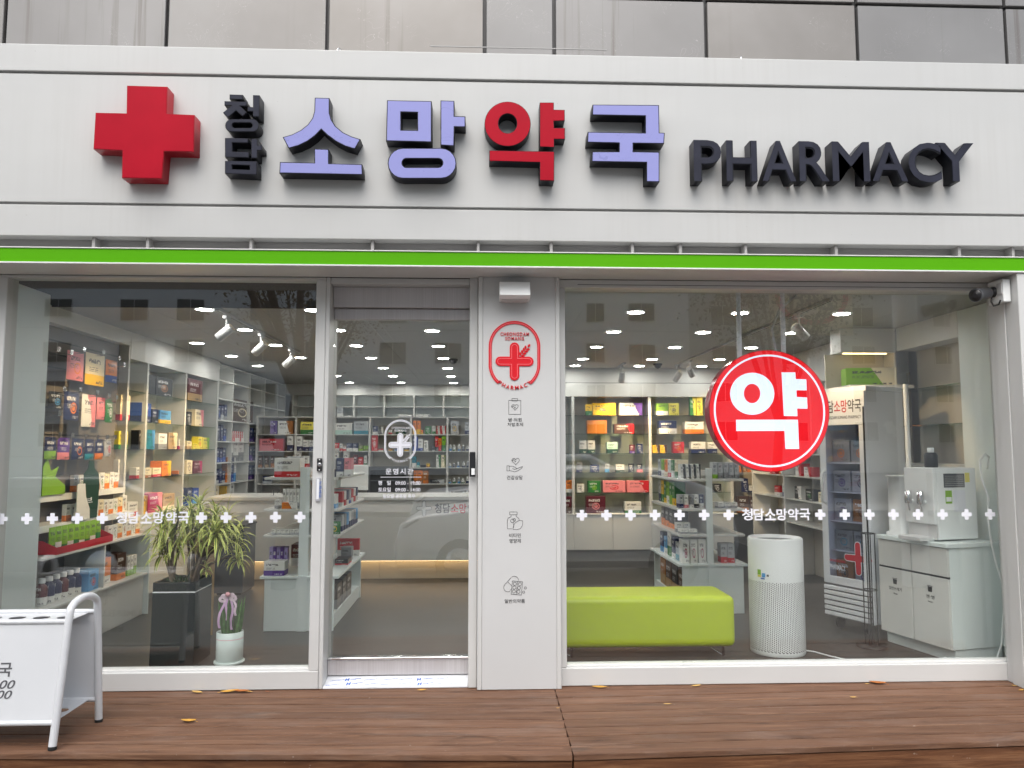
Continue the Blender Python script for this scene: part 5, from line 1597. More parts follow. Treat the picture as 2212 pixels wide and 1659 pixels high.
# white cube grid further back on the left wall
gr = thing('cube_shelving', 'white cube grid shelving on the left wall near the counter', 'shelving', (LX, 6.2, 0.0065))
gys = [4.452, 4.991, 5.704, 6.411, 7.114, 7.56]
gz = [0.48, 0.745, 1.0, 1.255, 1.51, 1.765, 2.02, 2.24, 2.43]
for y in gys:
    box('divider', RW, gr, LX - 0.30, LX, y, y + 0.018, 0.0065, 2.44, 0.001)
for z in gz:
    box('shelf', RW, gr, LX - 0.2985, LX - 0.0015, 4.4705, 7.56, z - 0.016, z, 0.001)
box('back_panel', M['panel_cyan'], gr, LX - 0.318, LX - 0.301, 4.452, 7.578, 0.0065, 2.44)
g = 'packages on the cube shelving'
wh = lambda s: 'in the %s row of the cube shelving' % s
for k, (z, hmax, s) in enumerate(((1.765, 0.2, 'upper'), (1.51, 0.2, 'second'), (1.255, 0.2, 'third'), (1.0, 0.18, 'fourth'))):
    for j in range(4):
        product('box', 'navy', random.choice(['grey', 'silver', 'blue']), random.choice('ac'), LX - 0.1, 4.51 + j * 0.115, z, 0.1, 0.12, hmax - random.uniform(0, 0.05), PI / 2, wh(s), g)
rowX(PX, 1.765, [(300, 590, 335, 'brown', 'cream', 'c')], TL, wh('upper'), g, 0.2)
for j in range(7):
    product('box', 'red', 'white', 'b', LX - 0.09, 5.06 + j * 0.085, 1.51, 0.07, 0.1, 0.13, PI / 2, wh('second'), g)
rowX(PX, 1.255, [(278, 340, 800, 'white', 'grey', 'a'), (343, 405, 802, 'white', 'grey', 'a'), (408, 468, 805, 'white', 'grey', 'a')], TL, wh('third'), g, 0.15)
rowX(PX, 1.0, [(258, 300, 1045, 'copper', 'orange', 'a'), (310, 345, 1045, 'navy', 'blue', 'a'), (350, 375, 1050, 'white', 'sky', 'a')], TL, wh('fourth'), g, 0.15)
rowX(PX, 0.745, [(95, 160, 1390, 'cream', 'lemon', 'a'), (245, 300, 1400, 'yellow', 'copper', 'a'), (305, 350, 1350, 'white', 'red', 'a')], TL, wh('fifth'), g, 0.15)
for z, s in ((1.51, 'second'), (1.255, 'third'), (1.0, 'fourth')):
    for j in range(3):
        product('box', 'navy', 'purple', 'a', LX - 0.1, 5.8 + j * 0.16, z, 0.13, 0.12, 0.19, PI / 2, 'in the %s row of cubes by the rear rack' % s, g)

# hanging packs on the hook panel
g = 'packs hanging on the hook panel'
def hang(items, where):
    for x0, x1, y0, y1, c1, c2, lay in items:
        p0, p1 = T3(x0, y0), T3(x1, y1)
        Xp = LX + 0.06
        a, b = on(p0[0], (p0[1] + p1[1]) / 2, X=Xp), on(p1[0], (p0[1] + p1[1]) / 2, X=Xp)
        ym = (p0[0] + p1[0]) / 2
        zt, zb_ = on(ym, p0[1], X=Xp).z, on(ym, p1[1], X=Xp).z
        yc = (a.y + b.y) / 2
        product('pouch', c1, c2, lay, Xp, yc, zb_, abs(b.y - a.y) * 0.96, 0.035, zt - zb_, PI / 2, where, g)
        hookm = MB()
        hookm.tube([(LX - 0.09, yc, zt - 0.012), (Xp + 0.05, yc, zt - 0.012), (Xp + 0.06, yc, zt + 0.004)], 0.003, 6)
        hookm.box(Xp + 0.06, Xp + 0.063, yc - 0.02, yc + 0.02, zt + 0.004, zt + 0.035)
        hookm.obj('display_hook', M['chrome'], lb)
hang([(440, 556, 565, 756, 'pink', 'orange', 'c'), (563, 694, 580, 790, 'cream', 'yellow', 'a'), (700, 776, 622, 770, 'orange', 'blue', 'a')], 'hanging in the upper row of the hook panel')
hang([(320, 412, 830, 946, 'black', 'sky', 'c'), (418, 526, 830, 1020, 'navy', 'orange', 'c'), (540, 634, 850, 1065, 'white', 'pink', 'b'), (640, 694, 870, 1016, 'pink', 'red', 'b'), (697, 745, 882, 1036, 'green', 'white', 'c')], 'hanging in the lower row of the hook panel')
hang([(292, 372, 1132, 1280, 'navy', 'lime', 'a'), (378, 462, 1136, 1282, 'purple', 'pink', 'a'), (474, 552, 1142, 1282, 'navy', 'orange', 'c'), (560, 622, 1146, 1282, 'navy', 'teal', 'a'), (628, 684, 1146, 1280, 'navy', 'orange', 'a'), (690, 735, 1146, 1262, 'silver', 'red', 'c')], 'in the lowest row of the hook panel')
for r, yy in ((0, 0.75), (0, 0.92), (1, 0.8), (0, 1.75), (1, 1.78)):
    hookm = MB()
    hookm.tube([(LX - 0.09, yy, 2.1 - 0.45 * r), (LX + 0.12, yy, 2.1 - 0.45 * r)], 0.003, 6)
    hookm.box(LX + 0.12, LX + 0.123, yy - 0.02, yy + 0.02, 2.1 - 0.45 * r, 2.135 - 0.45 * r)
    hookm.obj('display_hook', M['chrome'], lb)
# low gondola under the hook panel
gd = thing('low_gondola', 'white shelf unit with small packs under the hook panel', 'shelving', (LX, 1.3, 0.0065))
for z, xo in ((1.085, 0.02), (0.885, 0.10), (0.695, 0.22), (0.36, 0.24)):
    box('shelf', RW, gd, LX - 0.08, LX + xo, 0.50, 2.08, z - 0.018, z, 0.002)
box('end_panel', M['panel_cyan'], gd, LX - 0.08, LX + 0.25, 2.082, 2.105, 0.0065, 0.72, 0.002)
box('divider', RW, gd, LX - 0.08, LX + 0.22, 1.34, 1.358, 0.3605, 0.677, 0.001)
box('kick_panel', RW, gd, LX - 0.08, LX + 0.21, 0.50, 2.08, 0.0065, 0.34, 0.002)
for z, xo in ((1.085, 0.02), (0.885, 0.10)):
    box('price_strip', M['white_plastic'], gd, LX + xo, LX + xo + 0.004, 0.50, 2.08, z - 0.045, z + 0.002)
g = 'small packs on the low shelf unit'
for z, xo, s, y0 in ((1.085, -0.03, 'upper', 1.30), (0.885, 0.05, 'middle', 1.05), (0.695, 0.15, 'lower', 1.5)):
    y = y0
    k = 0
    while y < 2.0:
        c1, c2 = (('white', 'orange'), ('white', 'green'), ('cream', 'orange'), ('white', 'copper'))[k % 4]
        product('box', c1, c2, 'c' if k % 2 else 'a', LX + xo, y + 0.04, z, 0.075, 0.03, random.uniform(0.11, 0.135), PI / 2, 'on the %s shelf under the hook panel' % s, g, 0.0)
        y += 0.082
        k += 1
for k in range(9):
    product('pouch', 'lime', 'white' if k % 2 else 'green', 'a', LX + 0.15, 0.72 + k * 0.08, 0.705, 0.078, 0.03, 0.17, PI / 2, 'in the red tray on the low unit', g)
rt = thing('display_tray', 'open red display tray holding lime pouches', 'tray', (LX + 0.16, 1.05, 0.6965))
m = MB()
m.box(LX + 0.08, LX + 0.22, 0.66, 1.46, 0.6965, 0.700)
m.box(LX + 0.216, LX + 0.22, 0.66, 1.46, 0.7005, 0.745)
m.prism([(LX + 0.08, 0.7005), (LX + 0.22, 0.7005), (LX + 0.22, 0.745), (LX + 0.12, 0.79), (LX + 0.08, 0.79)], 'Y', 0.655, 0.659)
m.prism([(LX + 0.08, 0.7005), (LX + 0.22, 0.7005), (LX + 0.22, 0.745), (LX + 0.12, 0.79), (LX + 0.08, 0.79)], 'Y', 1.461, 1.465)
m.obj('tray', M['red_print'], rt)
for k in range(6):
    product('bottle', 'navy' if k % 3 else 'maroon', 'white', 'a', LX + 0.13, 0.66 + k * 0.09, 0.36, 0.075, 0.075, 0.18, 0, 'on the bottom shelf of the low unit', g)
product('box', 'sky', 'red', 'c', LX + 0.14, 1.23, 0.36, 0.15, 0.12, 0.15, PI / 2, 'on the bottom shelf of the low unit', g)
product('box', 'orange', 'white', 'a', LX + 0.1, 1.48, 0.36, 0.2, 0.12, 0.2, PI / 2, 'on the bottom shelf of the low unit', g)
product('box', 'brown', 'orange', 'a', LX + 0.12, 1.72, 0.36, 0.16, 0.12, 0.21, PI / 2, 'on the bottom shelf of the low unit', g)
for k in range(3):
    product('box', 'white', 'lime', 'a', LX + 0.12, 1.88 + k * 0.06, 0.36, 0.05, 0.1, 0.16, PI / 2, 'on the bottom shelf of the low unit', g)
# cut-out display boards
def cutout(lab, pts, mat, X, y0, z0, txt=None):
    t = thing('display_board', lab, 'display board', (X, y0, z0))
    m = MB()
    m.prism([(y0 + a, z0 + b) for a, b in pts], 'X', X, X + 0.006)
    m.obj('board', mat, t)
    m = MB()
    m.prism([(y0 + 0.05, z0), (y0 + 0.14, z0), (y0 + 0.09, z0 + 0.13)], 'X', X - 0.05, X - 0.001)
    m.obj('prop', M['white_plastic'], t)
    if txt:
        text('lettering', txt, (0.02, 0.14, 0.12, 0.16), M['white_print'], t, -0.0005, 0.0008, 0.01, Matrix.Translation((X + 0.006, y0, z0)) @ Matrix.Rotation(PI / 2, 4, 'Z'))
cutout('lime green cut out display board by the lowest hanging packs', [(0, 0), (0.30, 0), (0.30, 0.06), (0.16, 0.13), (0.2, 0.2), (0.1, 0.17), (0.05, 0.27), (0, 0.2)], paint('board_lime', CLR['lime'], 0.5), LX + 0.03, 0.78, 1.087)
cutout('dark green bottle shaped display board on the low unit', [(0, 0), (0.22, 0), (0.24, 0.25), (0.22, 0.34), (0.15, 0.38), (0.14, 0.44), (0.07, 0.44), (0.06, 0.38), (0, 0.34)], paint('board_green', CLR['darkgreen'], 0.5), LX + 0.105, 1.20, 0.8865, '브')
cutout('white and green tube shaped display board on the low unit', [(0, 0), (0.2, 0), (0.19, 0.08), (0.13, 0.17), (0.11, 0.27), (0, 0.27)], paint('board_white', CLR['white'], 0.5), LX + 0.13, 1.06, 0.8865)
print('products', NPROD)

# ------------------------------------------------------------------ island shelf units (gondolas)
def gondola(lab, x0, x1, y0, y1, px, pw, ph, levels, over):
    t = thing('island_shelf', lab, 'shelving', ((x0 + x1) / 2, (y0 + y1) / 2, 0.0065))
    C = M['panel_cyan']
    box('base_end', C, t, x0 + 0.006, x1 - 0.006, y0, y0 + 0.018, 0.0065, 0.405, 0.002)
    box('base_end', C, t, x0 + 0.006, x1 - 0.006, y1 - 0.018, y1, 0.0065, 0.405, 0.002)
    box('base_core', C, t, (x0 + x1) / 2 - 0.01, (x0 + x1) / 2 + 0.01, y0 + 0.0185, y1 - 0.0185, 0.12, 0.405)
    box('base_floor', C, t, x0 + 0.02, x1 - 0.02, y0 + 0.0185, y1 - 0.0185, 0.0065, 0.1195, 0.002)
    box('base_top', C, t, x0 - over, x1 + over, y0 - 0.012, y1 + 0.012, 0.4055, 0.428, 0.003)
    box('post', C, t, px - pw / 2, px + pw / 2, y0 - 0.014, y0 - 0.0125, 0.0065, 0.4285, 0.0005)
    box('post', C, t, px - pw / 2, px + pw / 2, y0 + 0.002, y0 + 0.03, 0.4285, ph, 0.002)
    box('post', C, t, px - pw / 2, px + pw / 2, y1 - 0.03, y1 - 0.002, 0.4285, ph, 0.002)
    box('spine', RW, t, px - 0.008, px + 0.008, y0 + 0.0305, y1 - 0.0305, 0.4285, ph - 0.02)
    for z in levels:
        for a, b in ((x0 - over * 0.5, px - pw / 2 - 0.001), (px + pw / 2 + 0.001, x1 + over * 0.5)):
            box('shelf', M['rack_white'], t, a, b, y0, y1, z - 0.022, z, 0.003)
    return t
gondola('pale island shelf unit near the door with boxes on its shelves', -1.685, -1.135, 1.40, 2.77, -1.385, 0.075, 1.272, (0.742, 0.945, 1.192), 0.03)
gondola('pale island shelf unit behind the bench with pink and white boxes', 1.73, 2.275, 1.90, 3.0, 1.985, 0.055, 1.246, (0.680, 0.90, 1.156), 0.03)

def put(kind, c1, c2, lay, x0, x1, y, z, h, d, where, g, rot=0.0, noun=None):
    return product(kind, c1, c2, lay, (x0 + x1) / 2, y + d / 2, z, x1 - x0, d, h, rot, where, g, 0.0, noun)
g = 'packages on the island shelf near the door'
w1 = "on the top shelf of the island by the door"
put('box', 'white', 'red', 'a', -1.63, -1.43, 1.42, 1.192, 0.15, 0.16, w1, g, noun='large box')
for j in range(5):
    put('box', ('white', 'white', 'white', 'navy', 'pink')[j], ('yellow', 'yellow', 'navy', 'white', 'white')[j], 'a', -1.33 + j * 0.062, -1.275 + j * 0.062, 1.42, 1.192, 0.15, 0.12, w1, g)
put('box', 'silver', 'navy', 'a', -1.62, -1.5, 1.75, 1.192, 0.16, 0.1, w1, g)
put('box', 'red', 'white', 'b', -1.3, -1.14, 2.0, 1.192, 0.14, 0.1, w1, g)
w2 = "on the second shelf of the island by the door"
for j in range(5):
    put('box', 'white', 'grey' if j % 2 else 'silver', 'a', -1.56 + j * 0.027, -1.536 + j * 0.027, 1.42, 0.945, 0.155, 0.12, w2, g)
put('box', 'orange', 'white', 'b', -1.56, -1.44, 1.402, 0.945, 0.05, 0.016, w2, g, noun='tray')
put('box', 'white', 'grey', 'a', -1.625, -1.57, 1.43, 0.945, 0.07, 0.1, w2, g)
for j in range(4):
    put('box', 'white', 'sky', 'a', -1.32 + j * 0.045, -1.28 + j * 0.045, 1.42, 0.945, 0.11, 0.12, w2, g)
for j in range(7):
    put('box', ('red', 'white', 'navy', 'silver')[j % 4], ('white', 'red', 'white', 'blue')[j % 4], 'a', -1.3, -1.13, 1.62 + j * 0.12, 0.945, 0.12, 0.09, w2, g, rot=0.0)
w3 = "on the third shelf of the island by the door"
for j in range(6):
    put('box', 'white', 'silver', 'a', -1.64 + j * 0.036, -1.607 + j * 0.036, 1.42, 0.742, 0.045, 0.14, w3, g)
put('pouch', 'blue', 'white', 'c', -1.30, -1.20, 1.42, 0.742, 0.1, 0.04, w3, g)
put('pouch', 'green', 'yellow', 'c', -1.195, -1.11, 1.44, 0.742, 0.1, 0.04, w3, g)
for j in range(7):
    put('box', ('silver', 'grey', 'sky', 'white')[j % 4], 'navy', 'a', -1.3, -1.13, 1.65 + j * 0.12, 0.742, 0.13, 0.09, w3, g)
w4 = "on the base top of the island by the door"
o = put('box', 'white', 'purple', 'a', -1.69, -1.53, 1.41, 0.428, 0.11, 0.12, w4, g, noun='carton')
for j in range(5):
    put('box', 'purple' if j % 2 else 'lilac', 'white', 'a', -1.685 + j * 0.029, -1.659 + j * 0.029, 1.545, 0.428, 0.205, 0.06, w4, g)
put('box', 'black', 'red', 'a', -1.24, -1.13, 1.95, 0.428, 0.05, 0.2, w4, g, noun='tray')
put('box', 'grey', 'silver', 'a', -1.23, -1.14, 2.18, 0.428, 0.12, 0.12, w4, g)
put('box', 'red', 'white', 'a', -1.32, -1.12, 2.5, 0.428, 0.16, 0.05, w4, g)
put('box', 'maroon', 'white', 'a', -1.6, -1.48, 1.9, 0.428, 0.18, 0.2, w4, g)
for j in range(3):
    product('box', 'black', 'grey', 'a', -1.24, 1.75 + j * 0.24, 0.12, 0.2, 0.16, 0.2, PI / 2, 'in the base of the island by the door', g)
g = 'packages on the island shelf behind the bench'
w1 = 'on the top island shelf behind the bench'
for j in range(4):
    put('box', 'white', 'black', 'b', 1.745 + j * 0.046, 1.782 + j * 0.046, 1.93, 1.156, 0.125, 0.1, w1, g)
for j in range(5):
    put('box', 'silver', 'grey' if j else 'lime', 'a', 2.03 + j * 0.048, 2.07 + j * 0.048, 1.93, 1.156, 0.14, 0.1, w1, g)
for j in range(6):
    product('box', ('cream', 'green', 'white', 'orange', 'lime', 'silver')[j], ('green', 'white', 'red', 'cream', 'white', 'navy')[j], 'a', 1.80, 2.12 + j * 0.13, 1.156, 0.09, 0.1, 0.16, -PI / 2, w1, g)
w2 = 'on the second island shelf behind the bench'
for j in range(6):
    product('box', ('green', 'green', 'lime', 'green', 'yellow', 'silver')[j], ('yellow', 'lime', 'white', 'yellow', 'green', 'navy')[j], 'a', 1.82, 2.3 + j * 0.11, 0.90, 0.1, 0.1, 0.21, -PI / 2, w2, g)
for j in range(5):
    put('box', ('silver', 'white', 'grey', 'white', 'navy')[j], ('navy', 'pink', 'white', 'black', 'white')[j], 'a', 1.735 + j * 0.045, 1.772 + j * 0.045, 1.96 + 0.0 * j, 0.90, 0.115, 0.1, w2, g)
for j in range(3):
    put('box', 'white', 'grey', 'a', 2.07 + j * 0.058, 2.122 + j * 0.058, 1.93, 0.90, 0.05, 0.1, w2, g)
w3 = 'on the third island shelf behind the bench'
for j in range(2):
    put('box', 'white', 'grey', 'a', 1.735 + j * 0.075, 1.805 + j * 0.075, 1.93, 0.68, 0.04, 0.1, w3, g)
for j in range(2):
    put('box', 'white', 'grey', 'a', 1.73 + j * 0.065, 1.79 + j * 0.065, 2.06, 0.68, 0.085, 0.06, w3, g)
for j in range(4):
    product('box', 'black', 'orange', 'a', 1.82, 2.25 + j * 0.16, 0.68, 0.14, 0.1, 0.17, -PI / 2, w3, g)
w4 = 'on the base of the island behind the bench'
for j in range(3):
    put('box', 'white', 'magenta', 'c', 1.745 + j * 0.072, 1.808 + j * 0.072, 1.93, 0.428, 0.205, 0.1, w4, g)
for j in range(2):
    put('box', 'silver', 'red', 'a', 2.09 + j * 0.062, 2.147 + j * 0.062, 1.95, 0.428, 0.165, 0.1, w4, g)
for j in range(5):
    product('box', ('silver', 'navy', 'white', 'sky', 'navy')[j], ('teal', 'white', 'green', 'white', 'sky')[j], 'a', 1.79, 2.12 + j * 0.15, 0.428, 0.12, 0.08, 0.16 + 0.03 * (j % 3), -PI / 2, w4, g)
for j in range(4):
    product('box', ('brown', 'black', 'brown', 'copper')[j], 'tan', 'a', 1.84, 2.04 + j * 0.23, 0.12, 0.21, 0.16, 0.24, -PI / 2, 'in the base of the island behind the bench', g)

# ------------------------------------------------------------------ lime bench
bn = thing('bench', 'lime green padded bench with thin black legs behind the right window', 'bench', (1.15, 0.72, 0.0065))
m = MB()
m.box(0.535, 1.735, 0.50, 0.94, 0.075, 0.415)
m.bevel(0.055, 5)
for f in m.bm.faces:
    f.smooth = True
m.obj('seat', M['lime_leather'], bn)
for x in (0.62, 1.66):
    for y in (0.56, 0.88):
        MB().tube([(x, y, 0.007), (x, y, 0.09)], 0.010, 8).obj('leg', M['black_plastic'], bn)
        MB().tube([(x - 0.004, y, 0.012), (x - 0.12, y, 0.085)], 0.004, 6).obj('brace', M['chrome'], bn)

# ------------------------------------------------------------------ air purifier
ap = thing('air_purifier', 'tall white cylindrical air purifier with a perforated lower half', 'air purifier', (2.08, 0.64, 0.0065))
c = Vector((2.078, 0.66, 0.0065))
R_ = 0.186
def rr(z0, z1, r=R_): return [(r, z0), (r, z1)]
MB().ring(c, (0, 0, 1), [(R_ - 0.012, 0), (R_ - 0.006, 0.02), (R_ - 0.006, 0.51)], 48).obj('drum', M['grey_plastic'], ap)
# perforated skin: real slots between short bars
m = MB()
ncol, nrow = 96, 34
for i in range(ncol):
    for k in range(nrow):
        zc = 0.03 + (k + (0.5 if i % 2 else 0)) * 0.0138
        a0, a1 = 2 * PI * i / ncol, 2 * PI * (i + 1) / ncol
        if (sn((a0 + a1) / 2)) > 0.35:
            continue
        aw = (a1 - a0)
        # frame of each cell: one side bar and one cross bar
        def q(a, z): return (c.x + R_ * cs(a), c.y + R_ * sn(a), c.z + z)
        m._f([q(a0, zc), q(a0 + aw * 0.52, zc), q(a0 + aw * 0.52, zc + 0.0138), q(a0, zc + 0.0138)], [(0, 1, 2, 3)], True)
        m._f([q(a0 + aw * 0.52, zc), q(a1, zc), q(a1, zc + 0.0052), q(a0 + aw * 0.52, zc + 0.0052)], [(0, 1, 2, 3)], True)
m.obj('perforated_skin', M['white_plastic'], ap, normals=False)['kind'] = 'stuff'
MB().ring(c, (0, 0, 1), [(R_ - 0.004, 0.0), (R_, 0.005), (R_, 0.03)], 48, False).obj('foot_ring', M['white_plastic'], ap)
MB().ring(c, (0, 0, 1), [(R_, 0.498), (R_, 0.78), (R_ - 0.006, 0.79), (R_ - 0.02, 0.79), (R_ - 0.03, 0.76), (0.02, 0.752)], 48, False).obj('upper_shell', M['white_plastic'], ap)
MB().ring(c + Vector((0, 0, 0.765)), (0, 0, 1), [(R_ - 0.035, 0), (R_ - 0.035, 0.004)], 40).obj('top_grille', M['grey_plastic'], ap)
def wrap(name, lab_mat, a_deg, z, w_, h, dr=0.0015):
    a = rad(a_deg)
    p = c + Vector((cs(a) * (R_ + dr), sn(a) * (R_ + dr), z))
    m = MB(Matrix.Translation(p) @ Matrix.Rotation(a + PI / 2, 4, 'Z'))
    m.box(-w_ / 2, w_ / 2, -0.0008, 0.0008, 0, h)
    return m.obj(name, lab_mat, ap)
wrap('rating_sticker', paint('sticker_green', CLR['lime'], 0.5), -146, 0.545, 0.026, 0.035)
wrap('rating_sticker', paint('sticker_yellow', CLR['lemon'], 0.5), -146, 0.53, 0.026, 0.013, 0.002)
wrap('round_sticker', paint('sticker_sky', CLR['sky'], 0.5), -136, 0.53, 0.024, 0.028)
wrap('badge', M['grey_plastic'], -127, 0.537, 0.014, 0.014)
wrap('logo_strip', M['blue_print'], -138, 0.517, 0.03, 0.007)
MB().tube([(2.2, 0.72, 0.012), (2.32, 0.62, 0.011), (2.38, 0.5, 0.011), (2.44, 0.42, 0.011), (2.7, 0.34, 0.011), (2.95, 0.32, 0.011)], 0.005, 6).obj('power_cord', M['white_plastic'], ap)

# ------------------------------------------------------------------ round hanging sign
ds = thing('round_sign', 'round illuminated red hanging sign with a big white syllable', 'sign', (1.86, 0.15, 1.26))
c = on(1662, 887, Y=0.10)
Rd = 0.392
MB().ring((c.x, 0.1, c.z), (0, 1, 0), [(Rd, 0.0), (Rd, 0.10)], 72).obj('drum', paint('drum_red', rgb('b80e1e'), 0.2), ds)
MB().ring((c.x, 0.097, c.z), (0, 1, 0), [(Rd - 0.004, 0.0), (Rd - 0.004, 0.0025)], 72).obj('face', M['disc_red'], ds)
def circ(r, n=72): return [(c.x + r * cs(2 * PI * i / n), c.z + r * sn(2 * PI * i / n)) for i in range(n)]
flat('ring_line', [circ(Rd * 0.925), circ(Rd * 0.895)[::-1]], 0.095, 0.0015, M['disc_white'], ds)
def U8(p): return on(1180.8 + p[0] * 0.2779, 576 + p[1] * 0.2779, Y=0.095)
def U9(p): return on(1641.6 + p[0] * 0.2778, 576 + p[1] * 0.2778, Y=0.095)
for loops, U in (([ell(1598, 988, 172, 164), ell(1597, 986, 64, 75)[::-1]], U8),
                 ([[(168, 822), (275, 822), (278, 874), (360, 876), (364, 962), (284, 961), (286, 1013), (366, 1017), (370, 1105), (289, 1103), (292, 1163), (186, 1161)]], U9),
                 ([[(1473, 1190), (1640, 1190), (1660, 1190.5), (1660, 1190.5)]], None)):
    if U is None:
        continue
    flat('lettering', [L2(lp, U) for lp in loops], 0.0945, 0.0015, M['disc_white'], ds)
a = U8((1473, 1190)); b = U9((295, 1190)); c2 = U9((305, 1418)); d2 = U9((198, 1418)); e2 = U9((191, 1277)); f2 = U8((1474, 1278))
flat('lettering', [[(p.x, p.z) for p in (a, b, c2, d2, e2, f2)]], 0.0945, 0.0015, M['disc_white'], ds)
for px_ in (1596, 1691):
    x = on(px_, 700, Y=0.15).x
    MB().tube([(x, 0.15, c.z + math.sqrt(Rd ** 2 - (x - c.x) ** 2) - 0.01), (x, 0.15, CZ_ - 0.001)], 0.016, 12).obj('hanging_rod', M['white_enamel'], ds)
MB().tube([(1.95, 0.2, c.z + 0.36), (1.93, 0.22, c.z + 0.55), (1.99, 0.24, c.z + 0.68), (2.12, 0.26, CZ_ - 0.002)], 0.008, 8).obj('power_cord', M['pale_plastic'], ds)

# ------------------------------------------------------------------ display fridge
def turn(t, piv, deg):
    """turn a thing about a vertical axis"""
    R = Matrix.Rotation(rad(deg), 3, 'Z')
    p = Vector((piv[0], piv[1], 0))
    q = t.location - p
    t.location = p + R @ q
    t.rotation_euler.z += rad(deg)
TURN = 24
fx = 2.92
fy0, fy1 = 0.98, 1.42
FPIV = (fx, fy0)
fr = thing('display_fridge', 'slim white glass door display fridge standing at an angle by the right wall', 'fridge', (fx + 0.22, (fy0 + fy1) / 2, 0.0065))
WE = M['white_enamel']
box('side_panel', WE, fr, fx + 0.02, 3.36, fy0, fy0 + 0.03, 0.10, 1.86, 0.004)
box('side_panel', WE, fr, fx + 0.02, 3.36, fy1 - 0.03, fy1, 0.10, 1.86, 0.004)
box('back_panel', M['fridge_inside'], fr, 3.33, 3.36, fy0 + 0.031, fy1 - 0.031, 0.10, 1.86)
box('top_box', WE, fr, fx + 0.02, 3.36, fy0 - 0.001, fy1 + 0.001, 1.861, 1.90, 0.004)
box('floor_box', WE, fr, fx + 0.03, 3.33, fy0 + 0.031, fy1 - 0.031, 0.10, 0.36)
for z in (0.62, 0.85, 1.08, 1.31):
    box('wire_shelf', WE, fr, fx + 0.06, 3.325, fy0 + 0.032, fy1 - 0.032, z - 0.012, z)
dfr = box('door', WE, fr, fx, fx + 0.018, fy0, fy0 + 0.06, 0.36, 1.60, 0.003)
box('door_stile', WE, fr, fx, fx + 0.018, fy1 - 0.06, fy1, 0.36, 1.60, 0.003)
box('door_rail', WE, fr, fx, fx + 0.018, fy0 + 0.0605, fy1 - 0.0605, 0.36, 0.42, 0.003)
box('door_pane', M['fridge_glass'], fr, fx + 0.006, fx + 0.010, fy0 + 0.0605, fy1 - 0.0605, 0.42, 1.60)
box('sign_panel', WE, fr, fx - 0.002, fx + 0.019, fy0, fy1, 1.602, 1.86, 0.003)
box('light_bar', glow('fridge_lamp', (0.75, 0.8, 1.0), 0.8), fr, fx + 0.03, fx + 0.045, fy0 + 0.04, fy0 + 0.055, 0.5, 1.55)
MB().tube([(fx - 0.002, fy1 - 0.05, 0.98), (fx - 0.04, fy1 - 0.05, 1.0), (fx - 0.04, fy1 - 0.05, 1.22), (fx - 0.002, fy1 - 0.05, 1.24)], 0.012, 8).obj('handle', M['white_plastic'], fr)
for k in range(6):
    box('vent_louvre', WE, fr, fx - 0.014, fx + 0.016, fy0 + 0.01, fy1 - 0.01, 0.115 + k * 0.04, 0.143 + k * 0.04, 0.004, 2)
box('vent_back', M['grey_plastic'], fr, fx + 0.0165, fx + 0.028, fy0 + 0.005, fy1 - 0.005, 0.105, 0.355)
for y in (fy0 + 0.08, fy1 - 0.08):
    MB().ring((fx + 0.08, y - 0.012, 0.05), (0, 1, 0), [(0.042, 0), (0.042, 0.024)], 16).obj('castor', M['rubber'], fr)
    MB().tube([(fx + 0.08, y, 0.05), (fx + 0.08, y, 0.1)], 0.012, 8).obj('castor_stem', M['chrome'], fr)
    MB().ring((3.29, y - 0.012, 0.05), (0, 1, 0), [(0.042, 0), (0.042, 0.024)], 16).obj('castor', M['rubber'], fr)
NX = Matrix.Translation((fx, 0, 0)) @ Matrix.Rotation(-PI / 2, 4, 'Z')       # local X -> world -Y, front looks to -X
for s, a_, b_, mt in (('청담', -1.39, -1.265, M['black_print']), ('소망', -1.26, -1.135, M['red_print']), ('약국', -1.13, -1.005, M['black_print'])):
    text('lettering', s, (a_, b_, 1.70, 1.80), mt, fr, -0.0025, 0.001, 0.012, NX)
text('lettering', 'CHEONGDAM SOMANG PHARMACY', (-1.38, -1.01, 1.65, 1.675), M['grey_print'], fr, -0.0025, 0.001, 0.0, NX)
ci = type('P', (), {})()
ci.x, ci.z = -1.09, 0.58
flat('cross_sticker', [plus_round(ci, 0.13, 0.030)], 0.0045, 0.001, M['white_print'], fr, 0, NX)
flat('cross_sticker', [plus_round(ci, 0.124, 0.024)], 0.0033, 0.001, M['red_print'], fr, 0, NX)
text('lettering', 'PHARMACY', (-1.36, -1.21, 0.47, 0.51), M['white_print'], fr, 0.0052, 0.001, 0.02, NX)
text('lettering', 'CHEONGDAM SOMANG', (-1.36, -1.21, 0.53, 0.548), M['red_print'], fr, 0.0052, 0.001, 0.01, NX)
g = 'boxes inside the display fridge'
for z, s, h in ((1.31, 'top', 0.17), (1.08, 'second', 0.16), (0.85, 'third', 0.17), (0.62, 'fourth', 0.15), (0.36, 'bottom', 0.18)):
    for j in range(2):
        c1, c2 = random.choice([('silver', 'purple'), ('grey', 'teal'), ('silver', 'navy'), ('grey', 'orange'), ('copper', 'brown')])
        o = product('box', c1, c2, 'c', fx + 0.14, fy0 + 0.13 + j * 0.18, z, 0.165, 0.1, h, -PI / 2, 'on the %s shelf inside the fridge' % s, g)
        turn(o, FPIV, TURN)
turn(fr, FPIV, TURN)
